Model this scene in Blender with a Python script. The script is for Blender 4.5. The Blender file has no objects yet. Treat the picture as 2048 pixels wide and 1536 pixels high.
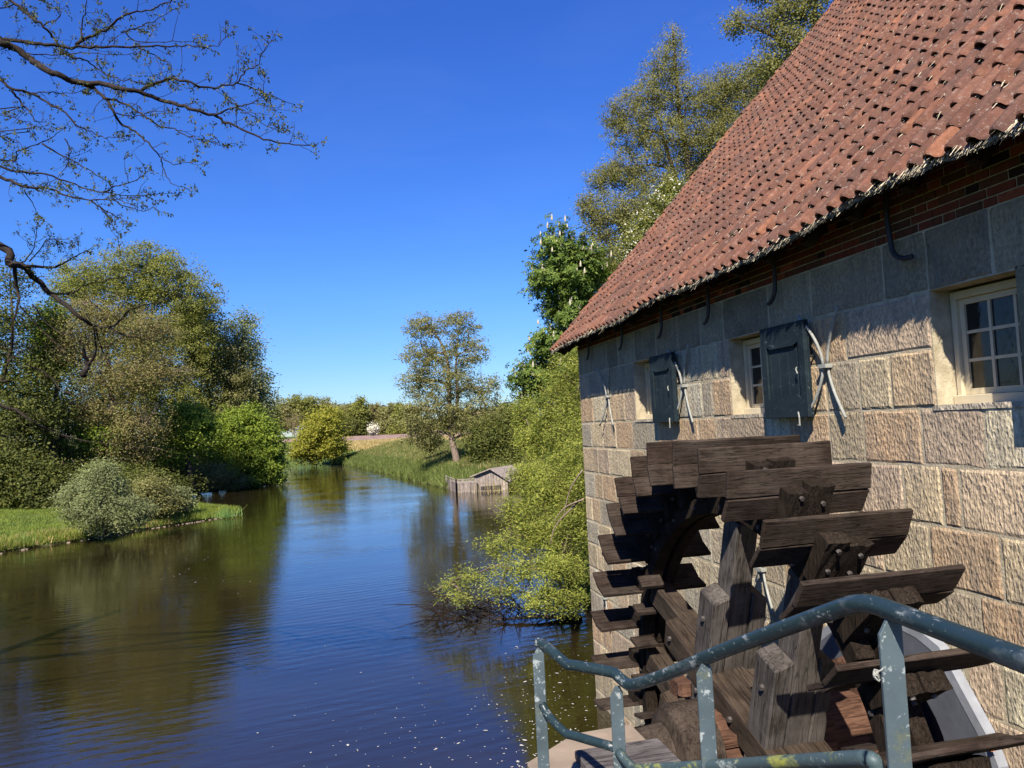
import bpy, math, random
import numpy as np
from mathutils import Vector, Matrix
random.seed(7); RNG = np.random.default_rng(11)
SC = bpy.context.scene
COL = SC.collection
R = math.radians

# ------------------------------------------------------------------ camera
F_PX = 1500.0
YAW, PITCH, ROLL = R(12.94), R(3.157), R(2.776)
CAM = np.array([-4.2, 0.0, 4.87])
_d = np.array([math.sin(YAW)*math.cos(PITCH), math.cos(YAW)*math.cos(PITCH), math.sin(PITCH)])
_r0 = np.array([math.cos(YAW), -math.sin(YAW), 0.0]); _u0 = np.cross(_r0, _d)
_r = _r0*math.cos(ROLL) - _u0*math.sin(ROLL); _u = _u0*math.cos(ROLL) + _r0*math.sin(ROLL)
cd = bpy.data.cameras.new('camera'); cam = bpy.data.objects.new('camera', cd); COL.objects.link(cam)
cam.matrix_world = Matrix(((_r[0], _u[0], -_d[0], CAM[0]), (_r[1], _u[1], -_d[1], CAM[1]),
                           (_r[2], _u[2], -_d[2], CAM[2]), (0, 0, 0, 1)))
cd.sensor_width = 36.0; cd.lens = F_PX/2048*36.0; cd.clip_start = 0.1; cd.clip_end = 3000
SC.camera = cam

def ray(x, y): return _d + _r*(x-1024)/F_PX - _u*(y-768)/F_PX
def at(x, y, depth): return CAM + ray(x, y)*depth
def on_wall(x, y, X=0.0):
    v = ray(x, y); return CAM + v*((X-CAM[0])/v[0])
def on_level(x, y, Z=0.0):
    v = ray(x, y); return CAM + v*((Z-CAM[2])/v[2])

# ------------------------------------------------------------------ light
LDIR = Vector((1.0, 1.95, -2.2)).normalized()
world = bpy.data.worlds.new('World'); SC.world = world; world.use_nodes = True
nt = world.node_tree; nt.nodes.clear()
wo = nt.nodes.new('ShaderNodeOutputWorld'); bg = nt.nodes.new('ShaderNodeBackground')
sky = nt.nodes.new('ShaderNodeTexSky'); sky.sky_type = 'NISHITA'; sky.sun_disc = False
sky.sun_elevation = math.asin(-LDIR.z); sky.sun_rotation = math.atan2(-LDIR.x, -LDIR.y)
sky.altitude = 0; sky.air_density = 1.0; sky.dust_density = 0.0; sky.ozone_density = 3.5
hs = nt.nodes.new('ShaderNodeHueSaturation'); hs.inputs['Saturation'].default_value = 1.22
tcw = nt.nodes.new('ShaderNodeTexCoord'); sxy = nt.nodes.new('ShaderNodeSeparateXYZ'); nt.links.new(tcw.outputs['Generated'], sxy.inputs[0])
crw = nt.nodes.new('ShaderNodeValToRGB'); nt.links.new(sxy.outputs['Z'], crw.inputs[0])
while len(crw.color_ramp.elements) < 4: crw.color_ramp.elements.new(0.5)
for e, (p_, c_) in zip(crw.color_ramp.elements, ((0.0, (0.68, 0.86, 1.22)), (0.18, (0.84, 1.12, 1.75)), (0.5, (0.92, 1.08, 1.95)), (1.0, (0.9, 1.0, 1.7)))): e.position = p_; e.color = (*c_, 1)
mxw = nt.nodes.new('ShaderNodeMixRGB'); mxw.blend_type = 'MULTIPLY'; mxw.inputs[0].default_value = 1.0
nt.links.new(sky.outputs[0], hs.inputs['Color']); nt.links.new(hs.outputs[0], mxw.inputs[1]); nt.links.new(crw.outputs[0], mxw.inputs[2]); mpw = nt.nodes.new('ShaderNodeMapping'); mpw.inputs['Scale'].default_value = (2.2, 2.2, 7); mpw.inputs['Rotation'].default_value = (0.3, 0.5, 0.2); nt.links.new(tcw.outputs['Generated'], mpw.inputs[0])
nzw = nt.nodes.new('ShaderNodeTexNoise'); nzw.inputs['Scale'].default_value = 1.6; nzw.inputs['Detail'].default_value = 7; nzw.inputs['Roughness'].default_value = .55; nzw.inputs['Distortion'].default_value = 1.2; nt.links.new(mpw.outputs[0], nzw.inputs['Vector'])
cw = nt.nodes.new('ShaderNodeValToRGB'); cw.color_ramp.elements[0].position = .5; cw.color_ramp.elements[1].position = .85; cw.color_ramp.elements[1].color = (.022, .022, .022, 1); nt.links.new(nzw.outputs['Fac'], cw.inputs[0])
mc = nt.nodes.new('ShaderNodeMixRGB'); nt.links.new(cw.outputs[0], mc.inputs[0]); nt.links.new(mxw.outputs[0], mc.inputs[1]); mc.inputs[2].default_value = (9, 10.5, 12, 1)
nt.links.new(mc.outputs[0], bg.inputs['Color'])
bg.inputs['Strength'].default_value = 0.052
nt.links.new(bg.outputs[0], wo.inputs['Surface'])
sd = bpy.data.lights.new('sun', 'SUN'); sun = bpy.data.objects.new('sun', sd); COL.objects.link(sun)
sd.energy = 5.0; sd.angle = R(0.5); sd.color = (1.0, 0.93, 0.82)
sun.rotation_euler = LDIR.to_track_quat('-Z', 'Y').to_euler(); sun.location = (-30, -60, 70)
SC.view_settings.view_transform = 'Standard'; SC.view_settings.look = 'None'
SC.view_settings.gamma = 1.0; SC.view_settings.exposure = 1.0; SC.view_settings.use_curve_mapping = False
try:
    SC.cycles.max_bounces = 6; SC.cycles.transparent_max_bounces = 4; SC.cycles.use_denoising = True
    SC.cycles.glossy_bounces = 3; SC.cycles.diffuse_bounces = 3; SC.cycles.caustics_reflective = False
except Exception: pass

# ------------------------------------------------------------------ node helpers
class NT:
    def __init__(s, name):
        s.m = bpy.data.materials.new(name); s.m.use_nodes = True; s.t = s.m.node_tree; s.t.nodes.clear()
        s.out = s.t.nodes.new('ShaderNodeOutputMaterial')
    def n(s, kind, **kw):
        nd = s.t.nodes.new('ShaderNode'+kind)
        for k, v in kw.items():
            if k.startswith('i_'): nd.inputs[k[2:].replace('_', ' ')].default_value = v
            elif k[0] == 'n' and k[1:].isdigit(): nd.inputs[int(k[1:])].default_value = v
            else: setattr(nd, k, v)
        return nd
    def l(s, a, b): s.t.links.new(a, b)
    def ramp(s, src, stops, interp='LINEAR'):
        r = s.n('ValToRGB'); r.color_ramp.interpolation = interp
        el = r.color_ramp.elements
        while len(el) < len(stops): el.new(0.5)
        for e, (p, c) in zip(el, stops):
            e.position = p; e.color = (c[0], c[1], c[2], 1) if hasattr(c, '__len__') else (c, c, c, 1)
        s.l(src, r.inputs[0]); return r.outputs[0]
    def coord(s, scale=(1, 1, 1), space='Object', rot=(0, 0, 0)):
        tc = s.n('TexCoord'); mp = s.n('Mapping'); mp.inputs['Scale'].default_value = scale
        mp.inputs['Rotation'].default_value = rot; s.l(tc.outputs[space], mp.inputs[0]); return mp.outputs[0]
    def noise(s, vec, scale, detail=4, rough=0.6, dist=0.0):
        nd = s.n('TexNoise'); nd.inputs['Scale'].default_value = scale; nd.inputs['Detail'].default_value = detail
        nd.inputs['Roughness'].default_value = rough; nd.inputs['Distortion'].default_value = dist
        s.l(vec, nd.inputs['Vector']); return nd.outputs['Fac']
    def mix(s, fac, a, b, mode='MIX'):
        m = s.n('MixRGB', blend_type=mode)
        for i, v in enumerate((fac, a, b)):
            if hasattr(v, 'is_linked'): s.l(v, m.inputs[i])
            elif isinstance(v, (int, float)): m.inputs[i].default_value = v if i == 0 else (v, v, v, 1)
            else: m.inputs[i].default_value = (*v, 1)
        return m.outputs[0]
    def math(s, op, a, b=0.0):
        m = s.n('Math', operation=op)
        for i, v in enumerate((a, b)):
            if hasattr(v, 'is_linked'): s.l(v, m.inputs[i])
            else: m.inputs[i].default_value = v
        return m.outputs[0]
    def bump(s, h, strength, dist, prev=None):
        b = s.n('Bump'); b.inputs['Strength'].default_value = strength; b.inputs['Distance'].default_value = dist
        s.l(h, b.inputs['Height'])
        if prev is not None: s.l(prev, b.inputs['Normal'])
        return b.outputs[0]
    def pbsdf(s, color, rough=0.8, normal=None, spec=0.3, metal=0.0, trans=None):
        p = s.n('BsdfPrincipled')
        for key, v in (('Base Color', color), ('Roughness', rough), ('Specular IOR Level', spec), ('Metallic', metal)):
            if hasattr(v, 'is_linked'): s.l(v, p.inputs[key])
            elif key == 'Base Color': p.inputs[key].default_value = (*v, 1)
            else: p.inputs[key].default_value = v
        if normal is not None: s.l(normal, p.inputs['Normal'])
        s.l(p.outputs[0], s.out.inputs[0]); return p
    def tint(s):
        a = s.n('Attribute', attribute_name='Tint'); return a.outputs['Color']
    def isl(s):
        g = s.n('NewGeometry'); return g.outputs['Random Per Island']

def mat_stone():
    k = NT('sandstone'); v = k.coord()
    base = k.tint()
    blot = k.noise(v, 3.0, 5, 0.65); fine = k.noise(v, 30, 4, 0.7)
    c = k.mix(k.ramp(blot, [(0.35, 0.0), (0.7, 0.55)]), base, (0.42, 0.33, 0.22), 'MIX')
    c = k.mix(0.85, c, k.ramp(fine, [(0.3, 0.55), (0.7, 1.32)]), 'MULTIPLY')
    stain = k.noise(k.coord((1, 7, 0.8)), 1.6, 4, 0.6)
    c = k.mix(k.ramp(stain, [(0.47, 0.0), (0.70, 0.62)]), c, (0.16, 0.145, 0.125))
    c = k.mix(k.ramp(k.noise(v, 1.1, 5, 0.7), [(0.5, 0.0), (0.66, 0.45)]), c, (0.27, 0.215, 0.145))
    vor = k.n('TexVoronoi'); vor.inputs['Scale'].default_value = 42; k.l(k.coord((1, 1, 0.55), rot=(0.5, 0, 0)), vor.inputs['Vector'])
    ridg = k.noise(k.coord((1, 1, 0.32), rot=(0.45, 0, 0)), 62, 3, 0.6, 0.6)
    h = k.math('ADD', k.math('MULTIPLY', vor.outputs['Distance'], 0.55), k.math('MULTIPLY', ridg, 0.9))
    n1 = k.bump(h, 1.0, 0.016)
    n2 = k.bump(k.noise(v, 12, 4, 0.6), 0.45, 0.02, n1)
    k.pbsdf(c, 0.95, n2, 0.03); return k.m
def mat_mortar():
    k = NT('mortar'); v = k.coord(); c = k.ramp(k.noise(v, 9, 5), [(0.3, (0.30, 0.25, 0.16)), (0.7, (0.50, 0.43, 0.30))])
    k.pbsdf(c, 0.95, k.bump(k.noise(v, 60, 3), 0.6, 0.01), 0.1); return k.m
def mat_brick():
    k = NT('brick'); v = k.coord(); c = k.mix(0.6, k.tint(), k.ramp(k.noise(v, 25, 5), [(0.3, 0.55), (0.75, 1.35)]), 'MULTIPLY')
    k.pbsdf(c, 0.9, k.bump(k.noise(v, 55, 4), 0.5, 0.008), 0.03); return k.m
def mat_tile():
    k = NT('clay_tile'); v = k.coord()
    c = k.mix(0.8, k.tint(), k.ramp(k.noise(v, 14, 6, 0.7), [(0.25, 0.5), (0.75, 1.45)]), 'MULTIPLY')
    c = k.mix(k.ramp(k.noise(v, 2.3, 5, 0.65), [(0.42, 0.0), (0.68, 0.8)]), c, (0.080, 0.048, 0.040))
    c = k.mix(k.ramp(k.noise(v, 34, 4, 0.75), [(0.62, 0.0), (0.70, 0.75)]), c, (0.36, 0.31, 0.24))
    c = k.mix(k.ramp(k.noise(v, 9, 5, 0.7), [(0.62, 0.0), (0.74, 0.6)]), c, (0.13, 0.10, 0.05))
    c = k.mix(k.ramp(k.noise(k.coord((1, 1, 1)), 22, 6, 0.8), [(0.57, 0.0), (0.66, 0.7)]), c, (0.30, 0.25, 0.21))
    k.pbsdf(c, 0.92, k.bump(k.noise(v, 55, 5, 0.75), 0.8, 0.012), 0.08); return k.m
def mat_wood(name, dark, light, axis='x', grey=None, amt=0.0, scale=1.0):
    k = NT(name); sc = {'x': (0.10, 1.6, 1.6), 'y': (1.6, 0.10, 1.6), 'z': (1.6, 1.6, 0.10)}[axis]
    v = k.coord(sc); g = k.noise(v, 30*scale, 6, 0.72, 0.35); v2 = k.coord()
    c = k.ramp(g, [(0.32, dark), (0.68, light)])
    c = k.mix(0.8, c, k.ramp(k.noise(v2, 5, 5, 0.65), [(0.3, 0.55), (0.72, 1.35)]), 'MULTIPLY')
    c = k.mix(0.75, c, k.tint(), 'MULTIPLY')
    if grey: c = k.mix(k.ramp(k.noise(v2, 3.2, 5, 0.7), [(0.42, 0.0), (0.70, amt)]), c, grey)
    crack = k.ramp(k.noise(v, 13*scale, 3, 0.5, 0.2), [(0.46, 1.0), (0.485, 0.0), (0.51, 1.0)])
    c = k.mix(1.0, c, k.mix(0.55, 1.0, crack), 'MULTIPLY')
    h = k.math('ADD', g, k.math('MULTIPLY', crack, 0.5))
    k.pbsdf(c, 0.88, k.bump(h, 0.75, 0.008), 0.07); return k.m
def mat_paint(name, col, chip, chip2, amt=0.6, flat=0.35, lo=0.60, sp=0.35):
    k = NT(name); v = k.coord((1, 0.45, 1)); n = k.noise(v, 15, 9, 0.74)
    c = k.mix(0.5, col, k.ramp(k.noise(v, 6, 4), [(0.3, 0.6), (0.7, 1.5)]), 'MULTIPLY')
    c = k.mix(k.ramp(n, [(lo, 0.0), (lo+0.03, amt)]), c, chip); c = k.mix(k.ramp(k.noise(v, 75, 4, 0.7), [(0.62, 0.0), (0.68, amt*.8)]), c, chip)
    c = k.mix(k.ramp(k.noise(v, 7, 6, 0.75), [(0.54, 0.0), (0.66, amt)]), c, chip2)
    k.pbsdf(c, flat, k.bump(n, 0.35, 0.004), sp); return k.m
def mat_simple(name, col, rough=0.8, sc=12, var=0.4, spec=0.25, metal=0.0, bump=0.3, bd=0.01):
    k = NT(name); v = k.coord(); c = k.mix(0.7, col, k.ramp(k.noise(v, sc, 5), [(0.3, 1-var), (0.7, 1+var)]), 'MULTIPLY')
    k.pbsdf(c, rough, k.bump(k.noise(v, sc*4, 4), bump, bd), spec, metal); return k.m
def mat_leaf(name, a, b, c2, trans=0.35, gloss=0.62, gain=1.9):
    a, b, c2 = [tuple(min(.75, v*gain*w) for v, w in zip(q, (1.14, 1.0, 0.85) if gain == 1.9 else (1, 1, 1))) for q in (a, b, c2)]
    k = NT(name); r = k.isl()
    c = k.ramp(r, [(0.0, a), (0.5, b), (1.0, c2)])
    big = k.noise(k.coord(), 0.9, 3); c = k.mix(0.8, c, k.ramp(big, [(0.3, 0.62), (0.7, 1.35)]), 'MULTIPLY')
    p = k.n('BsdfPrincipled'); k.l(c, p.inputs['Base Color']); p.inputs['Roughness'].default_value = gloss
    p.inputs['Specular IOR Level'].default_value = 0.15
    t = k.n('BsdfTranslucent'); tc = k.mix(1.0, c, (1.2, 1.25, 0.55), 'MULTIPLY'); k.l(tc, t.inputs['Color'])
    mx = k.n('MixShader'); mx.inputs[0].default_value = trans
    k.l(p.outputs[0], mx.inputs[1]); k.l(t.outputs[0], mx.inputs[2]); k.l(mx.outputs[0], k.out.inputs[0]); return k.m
def mat_bark(name, a, b):
    k = NT(name); v = k.coord((1, 1, 0.25)); n = k.noise(v, 14, 6, 0.7)
    k.pbsdf(k.ramp(n, [(0.3, a), (0.7, b)]), 0.95, k.bump(n, 0.8, 0.03), 0.1); return k.m

M = {}
M['stone'] = mat_stone(); M['mortar'] = mat_mortar(); M['brick'] = mat_brick(); M['tile'] = mat_tile()
M['paddle'] = mat_wood('wet_dark_oak', (0.014, 0.010, 0.008), (0.056, 0.040, 0.031), 'x', (0.10, 0.080, 0.064), 0.4, 1.5)
M['arm'] = mat_wood('weathered_oak', (0.032, 0.027, 0.023), (0.100, 0.086, 0.075), 'z', (0.16, 0.14, 0.125), 0.5)
M['armdark'] = mat_wood('dark_oak', (0.018, 0.013, 0.010), (0.066, 0.049, 0.037), 'z', (0.11, 0.085, 0.06), 0.3)
M['rust'] = mat_wood('rusty_wedge_wood', (0.055, 0.028, 0.018), (0.15, 0.08, 0.052), 'x')
M['block'] = mat_wood('rotten_end_grain', (0.007, 0.005, 0.004), (0.040, 0.029, 0.021), 'z', scale=2.0)
M['bolt'] = mat_simple('iron', (0.06, 0.05, 0.045), 0.6, 40, 0.5, 0.4)
M['shutter'] = mat_paint('dark_shutter_paint', (0.014, 0.022, 0.027), (0.14, 0.16, 0.16), (0.03, 0.045, 0.05), 0.45, 0.6, 0.62, 0.10)
M['rail'] = mat_paint('chipped_rail_paint', (0.014, 0.027, 0.031), (0.24, 0.26, 0.26), (0.10, 0.115, 0.12), 0.75, 0.35, 0.575)
M['railpost'] = mat_paint('lichened_post_paint', (0.060, 0.082, 0.090), (0.32, 0.35, 0.34), (0.115, 0.115, 0.055), 0.8, 0.5, 0.575)
M['raillow'] = mat_paint('lichened_rail_paint', (0.045, 0.07, 0.075), (0.26, 0.29, 0.26), (0.33, 0.33, 0.06), 0.9, 0.5)
M['cream'] = mat_simple('cream_window_paint', (0.54, 0.46, 0.31), 0.6, 8, 0.12, 0.3, 0, 0.2, 0.003)
M['glass'] = mat_simple('dark_window_glass', (0.012, 0.012, 0.012), 0.06, 3, 0.3, 0.5, 0, 0.08, 0.02)
M['iron'] = mat_simple('pale_grey_iron', (0.26, 0.26, 0.23), 0.7, 14, 0.35, 0.3)
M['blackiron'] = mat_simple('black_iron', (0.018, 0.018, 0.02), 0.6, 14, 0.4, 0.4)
M['lead'] = mat_simple('lead_grey_board', (0.085, 0.09, 0.105), 0.6, 4, 0.25, 0.4)
M['leadedge'] = mat_simple('lead_grey_edge', (0.22, 0.23, 0.25), 0.6, 6, 0.25, 0.4)
M['straw'] = mat_simple('pale_straw', (0.50, 0.43, 0.30), 0.9, 60, 0.5, 0.05)
M['deckwood'] = mat_wood('grey_deck_wood', (0.07, 0.06, 0.054), (0.17, 0.15, 0.135), 'x')
M['oldboard'] = mat_wood('silver_old_board', (0.20, 0.155, 0.125), (0.42, 0.36, 0.31), 'z')
M['concrete'] = mat_simple('pale_coping', (0.24, 0.185, 0.135), 0.9, 3, 0.35, 0.2)
M['barkdark'] = mat_bark('near_black_bark', (0.012, 0.009, 0.008), (0.050, 0.038, 0.030)); M['bark'] = mat_bark('dark_bark', (0.028, 0.02, 0.015), (0.10, 0.075, 0.055))
M['barkpale'] = mat_bark('pale_bark', (0.12, 0.085, 0.065), (0.30, 0.23, 0.18))
M['barkalder'] = mat_bark('alder_bark', (0.06, 0.045, 0.035), (0.17, 0.125, 0.095))
M['twig'] = mat_simple('twig', (0.030, 0.021, 0.016), 0.9, 20, 0.4, 0.1)
M['twigbrown'] = mat_simple('brown_twig', (0.15, 0.105, 0.07), 0.9, 20, 0.4, 0.1)
M['foam'] = mat_simple('water_foam', (0.42, 0.41, 0.38), 0.7, 60, 0.25, 0.3)

# ------------------------------------------------------------------ mesh helpers
class MB:
    def __init__(s): s.v = []; s.f = []; s.t = []; s.mi = []
    def add(s, vs, fs, tint=(1, 1, 1), mi=0):
        o = len(s.v); s.v += [tuple(map(float, p)) for p in vs]
        for f in fs: s.f.append(tuple(i+o for i in f)); s.t.append(tint); s.mi.append(mi)
    def box(s, lo, hi, tint=(1, 1, 1), mi=0):
        x0, y0, z0 = lo; x1, y1, z1 = hi
        s.add([(x0,y0,z0),(x1,y0,z0),(x1,y1,z0),(x0,y1,z0),(x0,y0,z1),(x1,y0,z1),(x1,y1,z1),(x0,y1,z1)],
              [(0,3,2,1),(4,5,6,7),(0,1,5,4),(1,2,6,5),(2,3,7,6),(3,0,4,7)], tint, mi)
    def tube(s, pts, rad, n=6, tint=(1, 1, 1), mi=0, cap=True):
        pts = [np.array(p, float) for p in pts]
        if not hasattr(rad, '__len__'): rad = [rad]*len(pts)
        rings = []; up = np.array([0.13, 0.27, 0.95])
        a0 = None
        for i, p in enumerate(pts):
            t = pts[min(i+1, len(pts)-1)] - pts[max(i-1, 0)]; t = t/(np.linalg.norm(t)+1e-9)
            if a0 is None:
                a = np.cross(t, up)
                if np.linalg.norm(a) < 1e-3: a = np.cross(t, (1, 0, 0))
            else: a = a0 - t*np.dot(a0, t)
            a = a/(np.linalg.norm(a)+1e-9); a0 = a; b = np.cross(t, a)
            rings.append([p + rad[i]*(a*math.cos(2*math.pi*k/n) + b*math.sin(2*math.pi*k/n)) for k in range(n)])
        vs = [q for r in rings for q in r]; fs = []
        for i in range(len(pts)-1):
            for k in range(n): fs.append((i*n+k, i*n+(k+1) % n, (i+1)*n+(k+1) % n, (i+1)*n+k))
        if cap: fs.append(tuple(range(n))[::-1]); fs.append(tuple((len(pts)-1)*n+k for k in range(n)))
        s.add(vs, fs, tint, mi)
    def prism(s, poly, vec, tint=(1, 1, 1), mi=0):
        n = len(poly); poly = [np.array(p, float) for p in poly]; vec = np.array(vec, float)
        s.add(poly + [p+vec for p in poly], [tuple(range(n))[::-1], tuple(range(n, 2*n))] +
              [(i, (i+1) % n, n+(i+1) % n, n+i) for i in range(n)], tint, mi)
    def build(s, name, mat, parent=None, smooth=False, bevel=0.0, mtx=None):
        me = bpy.data.meshes.new(name); me.from_pydata(s.v, [], s.f)
        ca = me.color_attributes.new('Tint', 'FLOAT_COLOR', 'CORNER')
        cols = []
        for f, t in zip(s.f, s.t): cols += [t[0], t[1], t[2], 1.0]*len(f)
        ca.data.foreach_set('color', cols)
        for m in (mat if isinstance(mat, (list, tuple)) else [mat]): me.materials.append(m)
        if any(s.mi): me.polygons.foreach_set('material_index', s.mi)
        if smooth: me.polygons.foreach_set('use_smooth', [True]*len(me.polygons))
        me.update(); o = bpy.data.objects.new(name, me); COL.objects.link(o)
        if parent is not None: o.parent = parent
        if mtx is not None: o.matrix_local = mtx
        if bevel > 0:
            b = o.modifiers.new('bevel', 'BEVEL'); b.width = bevel; b.segments = 1; b.limit_method = 'ANGLE'
        return o
def tag(o, label=None, cat=None, group=None, kind=None):
    if label: o['label'] = label
    if cat: o['category'] = cat
    if group: o['group'] = group
    if kind: o['kind'] = kind
    return o
def empty(name, loc, label, cat, group=None):
    o = bpy.data.objects.new(name, None); COL.objects.link(o); o.location = loc; o.empty_display_size = 0.3
    return tag(o, label, cat, group)
def shift(mb, loc):
    l = np.array(loc, float); mb.v = [(p[0]-l[0], p[1]-l[1], p[2]-l[2]) for p in mb.v]; return mb
def fast_mesh(name, V, Q, mat, parent=None, loc=None, smooth=False):
    """V (n,3), Q (m,k) index arrays"""
    V = np.asarray(V, np.float32)
    if loc is not None: V = V - np.asarray(loc, np.float32)
    me = bpy.data.meshes.new(name); k = Q.shape[1]
    me.vertices.add(len(V)); me.vertices.foreach_set('co', V.ravel())
    me.loops.add(Q.size); me.loops.foreach_set('vertex_index', Q.astype(np.int32).ravel())
    me.polygons.add(len(Q)); me.polygons.foreach_set('loop_start', np.arange(0, Q.size, k, dtype=np.int32))
    if smooth: me.polygons.foreach_set('use_smooth', np.ones(len(Q), bool))
    me.update(calc_edges=True); me.materials.append(mat)
    o = bpy.data.objects.new(name, me); COL.objects.link(o)
    if parent is not None: o.parent = parent
    return o
def smoothline(pts, n=6):
    pts = [np.array(p, float) for p in pts]; out = []
    P = [2*pts[0]-pts[1]] + pts + [2*pts[-1]-pts[-2]]
    for i in range(1, len(P)-2):
        for j in range(n):
            t = j/n; a, b, c, d = P[i-1], P[i], P[i+1], P[i+2]
            out.append(0.5*((2*b)+(c-a)*t+(2*a-5*b+4*c-d)*t*t+(3*b-3*c+d-a)*t**3))
    out.append(pts[-1]); return out
def vnoise(p, s=1.0):
    """cheap smooth pseudo noise on (n,3) arrays, -1..1"""
    p = np.asarray(p)*s
    return (np.sin(p[..., 0]*1.7+1.3*np.sin(p[..., 1]*1.1+0.5)) + np.sin(p[..., 1]*2.1+1.7*np.sin(p[..., 2]*1.3+2.0))
            + np.sin(p[..., 2]*1.9+1.1*np.sin(p[..., 0]*1.6+4.0)))/3

# ================================================================== WATER AND GROUND
river = [(-8, -30), (0.1, -30), (0.1, 13.0), (1.3, 13.6), (1.9, 18.0), (2.2, 21.5), (3.0, 27), (5.0, 34), (7.2, 43.7), (9.0, 50), (9.8, 54.5), (8.2, 57.6),
         (4.4, 58.6), (3.7, 62), (2.4, 72), (0.1, 91), (-3.9, 119), (-5.2, 126), (-9.5, 132), (-13, 151), (-30, 185), (-70, 205),
         (-75, 190), (-34, 165), (-17.5, 140), (-15.5, 122), (-12.9, 99), (-10.6, 90), (-10.7, 82), (-14.2, 78.8), (-17.4, 75.7), (-18.8, 68), (-16.6, 61.5), (-13.0, 56.0),
         (-10.7, 52.2), (-10.9, 51.2), (-11.8, 50.0), (-13.2, 48.3), (-15.5, 46.0), (-16.9, 43.9), (-18.7, 42.1), (-20.3, 40.6), (-21.5, 36), (-20, 26), (-15.5, 14), (-13.5, 6), (-13, -30)]
RV = np.array(river, float)
def sdist(P):
    """signed distance to the water outline: positive on land"""
    P = np.asarray(P, float); A = RV; B = np.roll(RV, -1, 0); dmin = np.full(len(P), 1e9); inside = np.zeros(len(P), bool)
    for a, b in zip(A, B):
        ab = b-a; t = np.clip(((P-a)@ab)/(ab@ab), 0, 1); d = np.linalg.norm(P-(a+t[:, None]*ab), axis=1); dmin = np.minimum(dmin, d)
        c = ((a[1] > P[:, 1]) != (b[1] > P[:, 1])) & (P[:, 0] < (b[0]-a[0])*(P[:, 1]-a[1])/(b[1]-a[1]+1e-12)+a[0]); inside ^= c
    return np.where(inside, -dmin, dmin)
def sstep(x, a, b):
    t = np.clip((x-a)/(b-a), 0, 1); return t*t*(3-2*t)
def ground_z(P):
    P = np.asarray(P, float); s = sdist(P); x, y = P[:, 0], P[:, 1]
    leftside = sstep(-x, 9.0-0.0*y, 11.5)*sstep(-y, -150, -110)
    low = 0.10 + 0.35*sstep(s, 0, 3) + 0.9*sstep(s, 4, 22)
    right = 0.12 + 0.9*sstep(s, 0, 3) + 1.7*sstep(s, 2, 11) + 1.3*sstep(y, 110, 240)
    near = 0.12 + 0.9*sstep(s, 0, 2.5)
    r = np.where(y < 50, near + (right-near)*sstep(y, 30, 58), right)
    z = low*leftside + r*(1-leftside)
    z = z + 0.06*vnoise(np.c_[x, y, 0*x], 0.9)*sstep(s, 0.3, 2)
    return np.where(s < 0, -0.35 - 0.6*sstep(-s, 0, 3), z)
def axis(lo, hi, c, fine, n):
    t = np.linspace(-1, 1, n); w = np.sinh(t*4.2)/np.sinh(4.2)
    a = np.where(w < 0, c + w*(c-lo), c + w*(hi-c)); return a
gx = np.unique(np.concatenate([np.arange(-30, 14, 0.45), np.linspace(-900, -30, 40), np.linspace(14, 60, 30), np.linspace(60, 900, 30)]))
gy = np.unique(np.concatenate([np.arange(-30, 132, 0.7), np.linspace(132, 300, 90), np.linspace(300, 1500, 40), np.linspace(-200, -30, 8)]))
GX, GY = np.meshgrid(gx, gy); PP = np.c_[GX.ravel(), GY.ravel()]; GZ = ground_z(PP)
ny, nx = GX.shape; idx = np.arange(nx*ny).reshape(ny, nx)
Q = np.stack([idx[:-1, :-1], idx[:-1, 1:], idx[1:, 1:], idx[1:, :-1]], -1).reshape(-1, 4)
k = NT('grassy_ground'); v = k.coord()
c = k.ramp(k.noise(v, 0.35, 6, 0.65), [(0.3, (0.045, 0.075, 0.018)), (0.55, (0.085, 0.125, 0.028)), (0.75, (0.13, 0.14, 0.05))])
c = k.mix(0.6, c, k.ramp(k.noise(v, 6, 5), [(0.3, 0.6), (0.7, 1.35)]), 'MULTIPLY')
sz = k.n('SeparateXYZ'); k.l(k.coord(), sz.inputs[0])
c = k.mix(k.ramp(sz.outputs['Z'], [(0.0, 1.0), (0.09, 0.0)]), c, (0.05, 0.035, 0.02))
k.pbsdf(c, 0.95, k.bump(k.noise(v, 18, 4), 0.8, 0.05), 0.1); M['ground'] = k.m
tag(fast_mesh('ground', np.c_[PP, GZ], Q, M['ground'], smooth=True), kind='structure')

k = NT('river_water'); tc = k.coord()
a1 = k.noise(k.coord((0.55, 1.9, 1), rot=(0, 0, 0.12)), 1.5, 3, 0.5, 0.5)
a2 = k.noise(k.coord((0.9, 2.6, 1), rot=(0, 0, -0.25)), 3.6, 3, 0.55, 0.3)
a3 = k.noise(k.coord((1.0, 1.8, 1)), 0.16, 2, 0.5)
wv = k.n('TexWave', wave_type='BANDS', bands_direction='Y', wave_profile='SIN'); k.l(k.coord((1, 1, 1), rot=(0, 0, -0.22)), wv.inputs['Vector'])
wv.inputs['Scale'].default_value = 0.85; wv.inputs['Distortion'].default_value = 5.0; wv.inputs['Detail'].default_value = 2.5; wv.inputs['Detail Scale'].default_value = 0.35
h = k.math('ADD', k.math('MULTIPLY', a1, 0.60), k.math('MULTIPLY', a2, 0.30)); h = k.math('ADD', h, k.math('MULTIPLY', wv.outputs['Fac'], 0.13))
h = k.math('MULTIPLY', h, k.ramp(a3, [(0.34, 0.30), (0.62, 1.0)]))
nb = k.bump(h, 0.18, 0.085)
murk = k.ramp(k.noise(tc, 0.25, 3), [(0.3, (0.012, 0.0085, 0.003)), (0.7, (0.021, 0.015, 0.0045))])
p = k.pbsdf(murk, 0.02, nb, 0.5); p.inputs['IOR'].default_value = 1.85; M['water'] = k.m
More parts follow.
